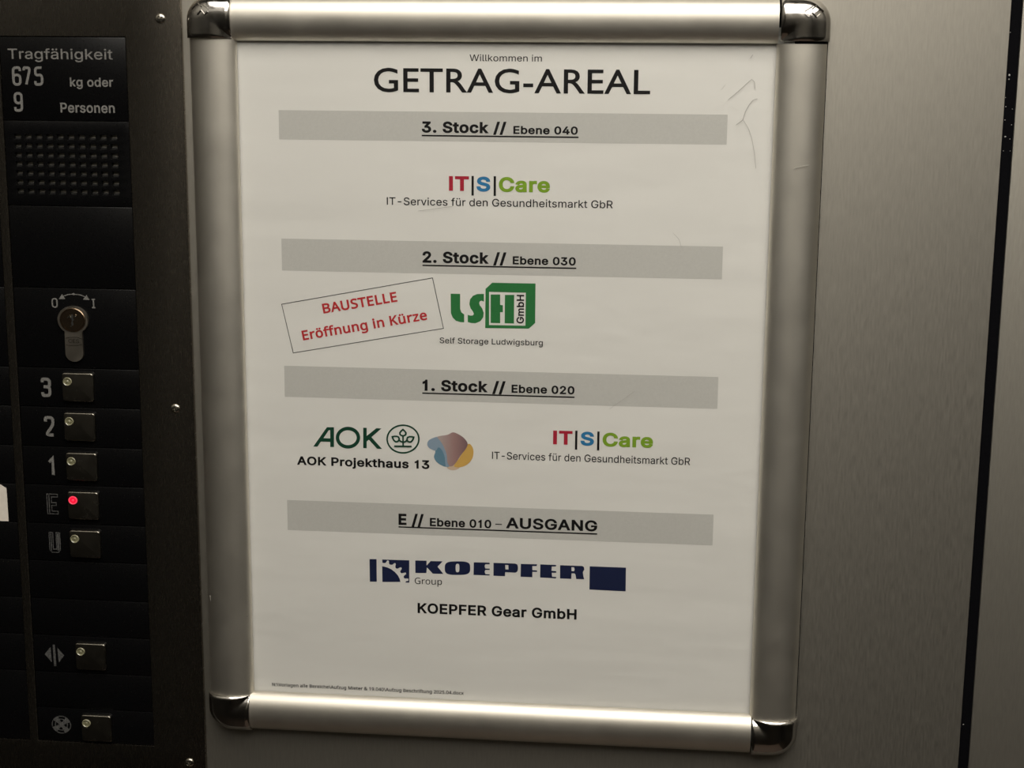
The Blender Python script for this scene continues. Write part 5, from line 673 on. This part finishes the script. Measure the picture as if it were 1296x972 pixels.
# pale crumbs caught in the joint
bm = bmesh.new()
import random
rnd = random.Random(4)
spots = [(391.9, 6.3, .55), (393.0, -14.5, .9), (392.9, -16.5, .6), (392.3, -30.0, .45), (395.6, -31.2, .4), (392.3, -36.6, .5), (395.7, -39, .4), (393.1, -44.9, .75), (395.4, -46, .4), (391.2, -287.8, .8), (392.8, -361.2, .5), (396, -52, .35), (392.6, -52, .3), (391.8, -25.5, .35)]
for u, v, r in spots:
    rr = bmesh.ops.create_icosphere(bm, subdivisions=1, radius=r * 0.6)
    for x in rr['verts']: x.co = Vector((u, v, -4.2)) + Vector((x.co.x * rnd.uniform(.7, 1.2), x.co.y * rnd.uniform(.7, 1.3), x.co.z * 0.8))
o = mesh_obj('joint_crumbs', bm, M['dust'], wall); o['kind'] = 'stuff'; o['label'] = 'pale crumbs of dirt caught in the black joint'
# ceiling lamp
lp = thing('ceiling_lamp', 'flat square lamp set in the lift ceiling above the poster', 'lamp', 0, 0, 0)
lx, ly = LAMP['x'], LAMP['y']
for a in (((lx[0] - .02, lx[0]), (ly[0] - .02, ly[1] + .02)), ((lx[1], lx[1] + .02), (ly[0] - .02, ly[1] + .02)), ((lx[0], lx[1]), (ly[0] - .02, ly[0])), ((lx[0], lx[1]), (ly[1], ly[1] + .02))):
    cab_box('lamp_frame', a[0][0], a[0][1], a[1][0], a[1][1], C['z'] - 0.012, C['z'] - 0.0005, M['alu'], parent=lp)
cab_box('diffuser', lx[0], lx[1], ly[0], ly[1], C['z'] - 0.008, C['z'] - 0.001, M['diffuser'], parent=lp)

# ================================================================ POSTER
poster = thing('poster', 'white printed tenant directory sheet inside the silver snap frame', 'poster', 138.5, -358, -0.25)
bm = bmesh.new(); box(bm, -9, 286, -366, 8, -0.25, 0.0)
mesh_obj('paper_sheet', bm, M['paper'], poster, smooth=False)
def printed(name, bm, m_, label=None):
    o = mesh_obj(name, bm, M[m_], poster, smooth=False)
    if label: o['label'] = label
    return o
LBL = {'crimson': 'crimson letters', 'blue': 'blue letter', 'lime': 'lime green letters', 'red': 'red lettering', 'green': 'green', 'darkgreen': 'dark green', 'navy': 'navy blue',
       'band': 'light grey printed band', 'blob_teal': 'teal printed patch', 'blob_blue': 'pale blue printed patch', 'blob_yellow': 'yellow printed patch', 'blob_peach': 'pale peach printed patch', 'blob_mauve': 'mauve printed patch'}
for name, body, font, a, b, cap, m_, bold in POSTER_TEXT:
    if body == '_':
        v = (a[1] + b[1]) / 2
        bm = bmesh.new(); stroke(bm, [(a[0], v), (b[0], v)], cap, False, 0.12); lab = 'thin black rule under the heading'
    elif body == '|':
        bm = bmesh.new(); stroke(bm, [a, b], cap, False, 0.12); face_out(bm); lab = 'black upright bar between the letters'
    else:
        bm = text_bm(body, font, a, b, cap, bold / 18.0 * 1000 if font == 'title' else bold, 0.12)
        kindly = {'floor_heading': 'bold black heading words ' + body, 'welcome_text': 'small black words ' + body, 'title_text': 'large black title in capitals',
                  'notice_text': 'red words ' + body, 'company_text': 'black line of company text', 'logo_letters': 'black logo lettering'}
        lab = LBL[m_] if name == 'logo_letters' and m_ != 'ink' else kindly.get(name, '')
    face_out(bm)
    printed(name, bm, m_, lab if not name.startswith('file') else 'tiny file path line at the foot')
for name, m_, layer, loops in POSTER_SHAPES:
    printed(name, poly_bm(loops, 0.08 + 0.02 * layer if layer >= 0 else 0.04), m_, LBL.get(m_))
for name, m_, width, paths in POSTER_STROKES:
    bm = bmesh.new()
    for i_, (pts, closed) in enumerate(paths): stroke(bm, pts, width, bool(closed), 0.1 + 0.03 * i_)
    face_out(bm)
    printed(name, bm, m_, 'round plant emblem in dark green' if m_ == 'darkgreen' else 'thin dark outline of the tilted notice box')

# ================================================================ SNAP FRAME
frame = thing('snap_frame', 'silver aluminium snap frame with chromed corners around the poster', 'frame', 138.5, -381, -3)
PW, PH, RW, RH = 277.0, 358.34, 25.0, 22.6
RAIL = [(0.0, 1.0), (0.05, 2.1), (0.7, 3.5), (2.0, 4.9), (3.8, 6.15), (6.2, 7.2), (9.0, 7.9), (12.5, 8.2), (16.0, 7.95), (19.0, 7.15), (21.5, 5.85), (23.4, 4.2), (24.6, 2.5), (25.0, 1.2), (24.9, 0.2), (24.0, -0.3), (24.0, -2.2), (12.0, -2.2), (11.0, 0.95)]
def rail(side):
    bm = bmesh.new()
    if side == 'left': f = lambda w, t: (-w, t); t0, t1 = -PH - 3, 2.2; s = 1
    if side == 'right': f = lambda w, t: (PW + w, t); t0, t1 = -PH - 3, -0.15; s = 1
    k = RH / RW
    if side == 'top': f = lambda w, t: (t, w * k); t0, t1 = -2.2, PW + 0.3; s = 1
    if side == 'bottom': f = lambda w, t: (t, -PH - w * k); t0, t1 = -2.4, PW + 0.8; s = 1
    A = [bm.verts.new((*f(w, t0), d)) for w, d in RAIL]; B = [bm.verts.new((*f(w, t1), d)) for w, d in RAIL]
    n = len(RAIL)
    for i in range(n): bm.faces.new((A[i], A[(i + 1) % n], B[(i + 1) % n], B[i]))
    bm.faces.new(A); bm.faces.new(list(reversed(B)))
    bmesh.ops.recalc_face_normals(bm, faces=bm.faces)
    return mesh_obj('rail', bm, M['alu_upright' if side in ('left', 'right') else 'alu_level'], frame, angle=35)
rails = {s: rail(s) for s in ('left', 'right', 'top', 'bottom')}
# little scuffs on the anodised rails
def scuff(parent, pts, w_, dd, m_='scuff'):
    bm = bmesh.new(); stroke(bm, pts, w_, False, dd, 0.06); bmesh.ops.recalc_face_normals(bm, faces=bm.faces)
    return mesh_obj('scuff', bm, M[m_], parent, smooth=False)
CAPP = [(1.3, 5.4), (2.2, 6.2), (4.2, 7.6), (6.6, 8.65), (9.4, 9.35), (12.6, 9.65), (16.2, 9.4), (19.4, 8.6), (22.1, 7.2), (24.2, 5.4), (25.5, 3.6), (26.1, 1.8), (26.2, 0.0), (26.2, -2.95)]
def corner_cap(cu, cv_, su, sv):
    bm = bmesh.new(); e0 = 1.3; c0 = 11.5; n = 10; rows = []
    for s, d in CAPP:
        row = []
        if s <= e0 + 1e-6: row = [(e0, e0)] * (2 * 4 + n + 1)
        else:
            if s <= c0: corner = [(s, s)] * (n + 1); lim = s
            else:
                r = s - c0; lim = c0
                corner = [(c0 + r * math.cos(t), c0 + r * math.sin(t)) for t in (math.pi / 2 * k / n for k in range(n + 1))]
            row = [(s, e0 + (lim - e0) * k / 4) for k in range(4)] + corner + [(e0 + (lim - e0) * k / 4, s) for k in (3, 2, 1, 0)]
        rows.append([bm.verts.new((cu + su * a, cv_ + sv * b * 0.905, d)) for a, b in row])
    for A, B in zip(rows, rows[1:]):
        for i in range(len(A) - 1): bm.faces.new((A[i], A[i + 1], B[i + 1], B[i]))
    bmesh.ops.remove_doubles(bm, verts=bm.verts, dist=0.001)
    bmesh.ops.dissolve_degenerate(bm, edges=bm.edges, dist=0.001)
    bmesh.ops.recalc_face_normals(bm, faces=bm.faces)
    bm.normal_update()
    if sum(f.normal.z * f.calc_area() for f in bm.faces) < 0: bmesh.ops.reverse_faces(bm, faces=bm.faces)
    o = mesh_obj('corner_cap', bm, M['chrome'], frame, angle=28)
    md = o.modifiers.new('shell', 'SOLIDIFY'); md.thickness = 0.0015; md.offset = -1
    if sv < 0: return o
    # moulded clip mark standing on the diagonal of the cap
    def P(a, b): return (cu + su * a, cv_ + sv * b * 0.905)
    def top(a, b):
        s = 11.5 + math.hypot(a - 11.5, b - 11.5) if min(a, b) > 11.5 else max(a, b)
        for (s0, d0), (s1, d1) in zip(CAPP, CAPP[1:]):
            if s0 <= s <= s1: return d0 + (d1 - d0) * (s - s0) / (s1 - s0)
        return 10
    bm = bmesh.new()
    for path in ([(12.4, 15.8), (14.2, 14.2), (16.2, 16.6), (18.4, 14.2), (20.2, 15.8)], [(16.3, 18.6), (18.4, 20.4), (22.0, 17.4)], [(12.5, 17.3), (16.3, 19.9)]):
        for (a0, b0), (a1, b1) in zip(path, path[1:]):
            m0, m1 = Vector((*P(a0, b0), top(a0, b0) - .1)), Vector((*P(a1, b1), top(a1, b1) - .1))
            nn = (m1 - m0).cross(Vector((0, 0, 1))).normalized() * 0.34
            up = Vector((0, 0, 0.85))
            q = [bm.verts.new(x) for x in (m0 - nn, m1 - nn, m1 + nn, m0 + nn, m0 - nn * .5 + up, m1 - nn * .5 + up, m1 + nn * .5 + up, m0 + nn * .5 + up)]
            for f in ((0, 1, 5, 4), (1, 2, 6, 5), (2, 3, 7, 6), (3, 0, 4, 7), (4, 5, 6, 7), (3, 2, 1, 0)): bm.faces.new([q[i] for i in f])
    bmesh.ops.recalc_face_normals(bm, faces=bm.faces)
    mesh_obj('clip_mark', bm, M['chrome'], o, smooth=False)
    return o
for cu, cv_, su, sv, lab in ((0, 0, -1, 1, 'upper left'), (PW, 0, 1, 1, 'upper right'), (0, -PH, -1, -1, 'lower left'), (PW, -PH, 1, -1, 'lower right')):
    c_ = corner_cap(cu, cv_, su, sv); c_['label'] = 'dark chromed ' + lab + ' corner cap'
bm = bmesh.new(); box(bm, -10, 287, -PH - 9, 9, -2.3, -0.3); rounded_slab(bm, -25.75, PW + 25.75, -PH - 23.3, 23.3, -2.98, -2.25, 12.5, 0.2)  # wider black slab adds the shade line past the rail edges
mesh_obj('backing_board_shade_rim', bm, M['black'], frame, smooth=False)
bm = bmesh.new(); box(bm, -9.5, 286.5, -PH - 8.5, 8.5, 0.45, 0.75)
cs = mesh_obj('cover_sheet', bm, M['cover'], frame, smooth=False)
cs['label'] = 'clear plastic cover sheet with fine scratches'
SCR = [([(253.7, -27.9), (259.1, -23.3), (263.0, -19.5), (265.2, -17.6), (266.6, -18.8), (267.0, -22.3)], .28),
       ([(258.2, -40.4), (261.5, -37.9), (262.6, -33.8), (264.4, -30.3), (266.4, -27.8), (268.4, -27.2)], .3),
       ([(261.7, -37.9), (264.4, -41.9), (266.3, -46.9), (267.9, -54.0), (269.0, -62.1)], .2),
       ([(264.1, -7.3), (265.3, -5.4)], .25), ([(250.0, -22.9), (252.1, -20.4)], .18),
       ([(94.6, -86.7), (102.9, -85.4), (112.7, -84.0)], .2), ([(228, -96), (231, -99), (232.4, -103)], .16), ([(197, -190), (210, -180)], .14)]
for pts, w_ in SCR:
    bm = bmesh.new(); stroke(bm, pts, w_ * 0.75, False, 0.78); face_out(bm)
    mesh_obj('scratch', bm, M['scratch'], cs, smooth=False)
scuff(rails['left'], [(-22.3, -301.5), (-22.0, -304.5), (-20.7, -309)], 1.0, 5.1)
scuff(rails['left'], [(-6.5, -314.0), (-3.5, -313.2), (-1.6, -312.9)], .35, 4.9)
scuff(rails['right'], [(287.5, -61.5), (292, -60.2), (295, -59.6)], .3, 8.9)

# ================================================================ LIFT BUTTON PANEL
panel = thing('lift_control_panel', 'dark steel lift button panel with black tiles left of the poster', 'control panel', -131, -425, -3)
US = [-232.6, -202.6, -133.7, -128.7, -60.0, -29.9]
V_TOP, V_BOT = 1.6, -395.7
bm = bmesh.new()
plate(bm, US, [-424.0, V_BOT, V_TOP, 190.0], {(1, 1), (3, 1)}, -2.95, 0.0)
bmesh.ops.recalc_face_normals(bm, faces=bm.faces)
# soften the outline
eds = [e_ for e_ in bm.edges if len(e_.link_faces) == 2 and abs(e_.calc_face_angle() - math.pi / 2) < 0.1 and all(v.co.z > -0.5 for v in e_.verts)]
bmesh.ops.bevel(bm, geom=eds, offset=0.55, segments=2, profile=0.5, affect='EDGES')
mesh_obj('faceplate', bm, M['panel_steel'], panel)

def tile(u0, u1, v0, v1, label=None):
    bm = bmesh.new(); box(bm, u0 + .12, u1 - .12, v0 + .16, v1 - .16, -2.9, -0.45, 0.5, 2)
    o = mesh_obj('blank_tile', bm, M['black'], panel)
    return o
E = [1.5, -42.1, -87.2, -131.6, -175.8, -197.8, -220.3, -242.4, -264.8, -286.7, -309.1, -331.0, -353.2, -375.0, -395.6]
UA, UB = -128.7, -60.0
tiles = []
for i, (a, b) in enumerate(zip(E, E[1:])):
    if i == 1:     # loudspeaker tile: a real grid of holes
        bm = bmesh.new()
        us = [UA + .12]; vs = []
        for k in range(10):
            c = -121.6 + k * (52.95 / 9); us += [c - 1.75, c + 1.75]
        us.append(UB - .12)
        rows = [-51.75 - k * (29.0 / 6) for k in range(7)]
        vs = [b + .16]
        for c in reversed(rows): vs += [c - .35, c + 2.45]
        vs.append(a - .16)
        holes = {(1 + 2 * p, 1 + 2 * r) for p in range(10) for r in range(7)}
        plate(bm, us, vs, holes, -2.9, -0.45)
        bmesh.ops.recalc_face_normals(bm, faces=bm.faces)
        ed = [e_ for e_ in bm.edges if len(e_.link_faces) == 2 and abs(e_.calc_face_angle() - math.pi / 2) < 0.1 and all(v.co.z > -0.6 for v in e_.verts)]
        bmesh.ops.bevel(bm, geom=ed, offset=0.32, segments=2, profile=0.5, affect='EDGES')
        o = mesh_obj('speaker_grille', bm, M['black'], panel); o['label'] = 'black tile with a grid of speaker slots'
        # stepped floor of the slots
        bm = bmesh.new()
        for p in range(10):
            cu_ = -121.6 + p * (52.95 / 9)
            for c in rows:
                box(bm, cu_ - 1.7, cu_ + 1.7, c - .3, c + .75, -2.6, -1.5, 0.12, 1)
        q_ = mesh_obj('slot_steps', bm, M['slot'], o); q_['kind'] = 'stuff'
    else:
        o = tile(UA, UB, b, a)
        if i == 0: o.name = 'rating_tile'; o['label'] = 'black tile with the load rating in grey letters'
        if i == 3: o.name = 'key_switch_tile'; o['label'] = 'black tile around the key lock'
        if i in (4, 5, 6, 7, 8, 11, 13): o.name = 'button_tile'
    tiles.append(o)
# left column, mostly beyond the picture's edge
EL = [1.5, -42.1, -87.2, -131.6, -175.8, -197.8, -220.3, -242.4, -264.8, -286.7, -309.1, -331.0, -353.2, -395.6]
for a, b in zip(EL, EL[1:]): tile(-202.6, -133.7, b, a)

def legend(name, bm, parent, m_='legend', label=None):
    face_out(bm)
    o = mesh_obj(name, bm, M[m_], parent, smooth=False)
    if label: o['label'] = label
DT = -0.42
for name, body, font, a, b, cap, m_, bold in PANEL_TEXT:
    legend('legend', text_bm(body, font, a, b, cap, bold, DT), tiles[0], label='grey word ' + body)
STROKES = {
 '0': [([(0, 0), (1, 0), (1, 1), (0, 1)], 1)],
 '6': [([(0, 0), (1, 0), (1, .57), (0, .57)], 1), ([(0, .3), (0, 1), (1, 1), (1, .8)], 0)],
 '9': [([(0, .43), (1, .43), (1, 1), (0, 1)], 1), ([(1, .7), (1, 0), (0, 0), (0, .2)], 0)],
 '5': [([(1, 1), (.05, 1), (.05, .52), (1, .6), (1, 0), (0, 0), (0, .2)], 0)],
 '7': [([(0, .84), (0, 1), (1, 1), (.3, 0)], 0)],
 '3': [([(0, .8), (0, 1), (1, 1), (1, .53), (.15, .53)], 0), ([(.15, .53), (1, .53), (1, 0), (0, 0), (0, .2)], 0)],
 '2': [([(0, .76), (0, 1), (1, 1), (1, .6), (0, 0), (1, 0)], 0)],
 '1': [([(0, .76), (.75, 1), (.75, 0)], 0)],
 'I': [([(0, 1), (1, 1)], 0), ([(.5, 1), (.5, 0)], 0), ([(0, 0), (1, 0)], 0)]}
for k, (ch, u0, v0, u1, v1) in enumerate(PANEL_DIGITS):
    parent = tiles[0] if ch in '6759' else tiles[3] if ch in '0I' else tiles[{'3': 4, '2': 5, '1': 6, 'E': 7, 'U': 8}[ch]]
    bm = bmesh.new(); wd = 1.35 if ch in '6759' else 0.75 if ch in '0I' else 1.7
    if ch in 'EU':     # engraved outline letters
        x = lambda t: u0 + (u1 - u0) * t; y = lambda t: v0 + (v1 - v0) * t
        if ch == 'E': P = [(0, 0), (1, 0), (1, .14), (.42, .14), (.42, .43), (.85, .43), (.85, .57), (.42, .57), (.42, .86), (1, .86), (1, 1), (0, 1)]
        else: P = [(0, .12), (.2, 0), (.8, 0), (1, .12), (1, 1), (.66, 1), (.66, .16), (.34, .16), (.34, 1), (0, 1)]
        stroke(bm, [(x(a), y(b)) for a, b in P], 0.42, True, DT)
        if ch == 'E': stroke(bm, [(x(.2), y(.05)), (x(.2), y(.95))], .5, False, DT + .04)
        else:
            stroke(bm, [(x(.17), y(.1)), (x(.17), y(.95))], .55, False, DT + .04); stroke(bm, [(x(.83), y(.1)), (x(.83), y(.95))], 1.2, False, DT + .04)
        legend('legend', bm, parent, 'worn_legend', 'worn outlined letter ' + ch)
        continue
    h = wd / 2
    for i_, (pts, closed) in enumerate(STROKES[ch]):
        Pm = [(u0 + h + (u1 - u0 - wd) * a, v0 + h + (v1 - v0 - wd) * b) for a, b in pts]
        stroke(bm, rounded(Pm, closed, 0.0 if ch in 'I' else 2.2) if ch not in 'I1' else Pm, wd, bool(closed), DT + .04 * i_)
    legend('legend', bm, parent, 'legend' if ch in '6759' else 'legend', 'grey figure ' + ch)
# arc with arrow heads over the lock
bm = bmesh.new()
stroke(bm, [(-101.0, -136.1), (-98, -135.1), (-94.8, -134.8), (-91.5, -135.1), (-88.3, -136.1)], .45, False, DT)
for tri in ([(-103.3, -137.7), (-99.6, -137.6), (-101.2, -134.8)], [(-89.7, -137.7), (-86.0, -137.8), (-87.6, -135.1)], [(-96.0, -134.8), (-94.8, -135.5), (-93.6, -134.8), (-94.8, -134.1)]):
    poly_bm([tri], DT + .04, bm)
legend('legend', bm, tiles[3], label='grey double arrow over the lock')
# door opening symbol
bm = bmesh.new()
poly_bm([[(-122.3, -342.8), (-118.5, -338.2), (-118.3, -347.4)]], DT, bm)
poly_bm([[(-117.3, -336.8), (-116.0, -336.8), (-115.7, -349.6), (-117.1, -349.6)]], DT, bm)
poly_bm([[(-110.8, -343.0), (-114.6, -338.5), (-114.2, -347.5)]], DT, bm)
legend('legend', bm, tiles[11], 'worn_legend', 'door opening symbol of two triangles and a bar')
# fan symbol
bm = bmesh.new(); fc = (-114.6, -385.35); fr_ = 5.9
def pol(r, a): return (fc[0] + r * math.cos(math.radians(a)), fc[1] + r * 0.94 * math.sin(math.radians(a)))
for a0 in (38, 128, 218, 308):
    poly_bm([[pol(.7, a0 - 60)] + [pol(5.7, a0 - 19 + k * 5) for k in range(9)] + [pol(.7, a0 + 60)]], DT, bm)
    for rr in (3.6, 5.5):
        stroke(bm, [pol(rr, a0 + 22 + k * 5.1) for k in range(10)], .5, False, DT + .03)
poly_bm([[pol(1.8, k * 30) for k in range(12)]], DT + .06, bm)
legend('legend', bm, tiles[13], 'worn_legend', 'round fan symbol with four blades')

# push buttons, each with its indicator lamp
BTN = [(-103.0, -186.0, 0), (-103.1, -208.3, 0), (-103.1, -231.0, 0), (-103.2, -253.3, 1), (-103.3, -275.7, 0), (-103.2, -342.35, 0), (-101.9, -385.7, 0)]
BLAB = ['button beside the figure 3', 'button beside the figure 2', 'button beside the figure 1', 'button with the lit red lamp', 'button beside the letter U', 'button beside the door symbol', 'button beside the fan symbol']
for (u, v, lit), lab in zip(BTN, BLAB):
    bm = bmesh.new()
    rounded_slab(bm, u, u + 17.7, v - 7.95, v + 7.95, -0.6, 2.1, 1.5, 0.75)
    bt = mesh_obj('push_button', bm, M['button'], panel, angle=60); bt['label'] = 'square steel ' + lab
    bm = bmesh.new(); rounded_slab(bm, u - .55, u + 18.25, v - 8.5, v + 8.5, -1.0, -0.15, 1.8, 0.2)
    mesh_obj('button_surround', bm, M['black'], bt)
    lu, lv = u + 3.25, v + 3.1
    bm = bmesh.new()
    lathe(bm, lu, lv, [(2.55, 2.0), (2.5, 2.5), (2.25, 2.75), (1.95, 2.6), (1.75, 2.3)])
    lathe(bm, lu, lv, [(0.9, 2.2), (0.7, 2.45), (0, 2.5)])
    lm = mesh_obj('indicator_lamp', bm, M['red_rim' if lit else 'lens'], bt, angle=60); lm['label'] = 'glowing red round lamp' if lit else 'small unlit round lamp'
    bm = bmesh.new(); lathe(bm, lu, lv, [(1.8, 2.15), (1.78, 2.3), (0, 2.32)])
    mesh_obj('lamp_lens', bm, M['red_lens' if lit else 'lens_dark'], bt)

# key lock cylinder
lk = []
cu_, cv2 = -95.4, -148.9
R_ = 8.55
a_in = math.asin(4.9 / R_)
ring = [(cu_ + R_ * math.sin(t), cv2 + 0.90 * R_ * math.cos(t)) for t in [(-math.pi + a_in) + (2 * math.pi - 2 * a_in) * k / 40 for k in range(41)]]
bot = [(cu_ + 5.0 * math.cos(t), -167.4 + 4.5 * math.sin(t)) for t in [-math.pi * k / 14 for k in range(15)]]
loop = ring + bot
o = xy_fill_slab('lock_cylinder', [loop], -2.0, 1.2, M['nickel'], panel); o['label'] = 'keyhole shaped nickel lock cylinder'
bm = bmesh.new(); lathe(bm, cu_, cv2 + .1, [(7.2, 1.1), (7.2, 1.5), (6.9, 1.75), (6.5, 1.75), (6.4, 1.5), (6.3, 1.7), (0, 1.72)])
pg = mesh_obj('key_plug', bm, M['brass'], o, angle=30); pg['label'] = 'brass coloured plug of the lock'
bm = bmesh.new()
poly_bm([[(cu_ - .45, cv2 + 3.2), (cu_ + .5, cv2 + 3.2), (cu_ + .5, cv2 + 1.2), (cu_ + 1.1, cv2 + .4), (cu_ + .2, cv2 - .6), (cu_ + .7, cv2 - 2.2), (cu_ - .4, cv2 - 3.4), (cu_ - .8, cv2 - 1.6), (cu_ - .2, cv2 - .2), (cu_ - .9, cv2 + 1)]], 1.76, bm)
mesh_obj('keyhole', bm, M['screw_dark'], o, smooth=False)
bm = bmesh.new()  # strips and beads added to stand in for glints on the plug
for q in ([(-97.9, -147.5), (-96.6, -146.4), (-96.0, -147.7)], [(-94.2, -147.3), (-93.2, -145.8)], [(-96.7, -152.3), (-95.2, -151.7)]): stroke(bm, q, .55, False, 1.72, .3)
bmesh.ops.recalc_face_normals(bm, faces=bm.faces)
for gu, gv, gr in ((-96.7, -147.0, .75), (-93.6, -146.6, .45), (-96.2, -152.2, .5)):
    r_ = bmesh.ops.create_uvsphere(bm, u_segments=14, v_segments=8, radius=gr)
    for x in r_['verts']: x.co = Vector((gu + x.co.x, gv + x.co.y * .8, 1.75 + x.co.z * .6))
mesh_obj('plug_glints', bm, M['screw'], o, smooth=False)['label'] = 'bright beads added as glints around the keyhole'
bm = text_bm('CES', 'sans', (-98.4, -161.4), (-92.4, -161.4), 2.0, 0, 1.24)
mesh_obj('lock_lettering', bm, M['screw'], o, smooth=False)['label'] = 'small stamped letters on the lock'
bm = bmesh.new(); stroke(bm, [(-100.0, -159.0), (-97.5, -158.4), (-93.5, -158.3), (-90.4, -159.2)], .3, False, 1.24); stroke(bm, [(-99.9, -162.6), (-97.5, -163), (-93.5, -162.9), (-90.5, -162.2)], .25, False, 1.24)
face_out(bm); mesh_obj('lock_lettering', bm, M['screw'], o, smooth=False)

# cross recessed screws
def screw(u, v, rot):
    bm = bmesh.new(); R = 2.75; n = 48; mrr = 16
    def hgt(x, y):
        r = math.hypot(x, y); d = 1.15 * math.sqrt(max(0, 1 - (r / R) ** 2)) ** 0.9
        c, s = math.cos(rot), math.sin(rot); X, Y = abs(c * x + s * y), abs(-s * x + c * y)
        if (X < .34 and Y < 1.55) or (Y < .34 and X < 1.55): d -= 0.75
        return d
    rings = [[bm.verts.new((u, v, hgt(0, 0)))]]
    for i in range(1, mrr + 1):
        r = R * i / mrr
        rings.append([bm.verts.new((u + r * math.cos(2 * math.pi * k / n), v + .92 * r * math.sin(2 * math.pi * k / n), max(-.1, hgt(r * math.cos(2 * math.pi * k / n), r * math.sin(2 * math.pi * k / n))))) for k in range(n)])
    for k in range(n): bm.faces.new((rings[0][0], rings[1][k], rings[1][(k + 1) % n]))
    for a, b in zip(rings[1:], rings[2:]):
        for k in range(n): j = (k + 1) % n; bm.faces.new((a[k], b[k], b[j], a[j]))
    o = mesh_obj('screw', bm, M['screw'], panel, angle=50)
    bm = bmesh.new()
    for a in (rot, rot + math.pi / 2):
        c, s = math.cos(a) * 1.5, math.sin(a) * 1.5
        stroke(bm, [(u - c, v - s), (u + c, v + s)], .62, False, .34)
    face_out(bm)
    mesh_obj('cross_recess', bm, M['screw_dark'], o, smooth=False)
for u, v, r in ((-40.7, 11.0, .6), (-40.2, -196.7, .1), (-39.4, -404.6, .9), (-221.9, 11.0, .3), (-222, -196.7, .5), (-222, -404.6, .2)):
    screw(u, v, r)

# ================================================================ PAPER LABEL
bm = bmesh.new()
loop = [(-178, -243.6), (-142.6, -243.2), (-139.1, -245.3), (-139.0, -264.5), (-178, -264.2)]
o = xy_fill_slab('paper_label', [loop], -0.42, -0.2, M['sticker'], None)
o['label'] = 'small white paper label stuck on the black tiles at the left edge'; o['category'] = 'label'
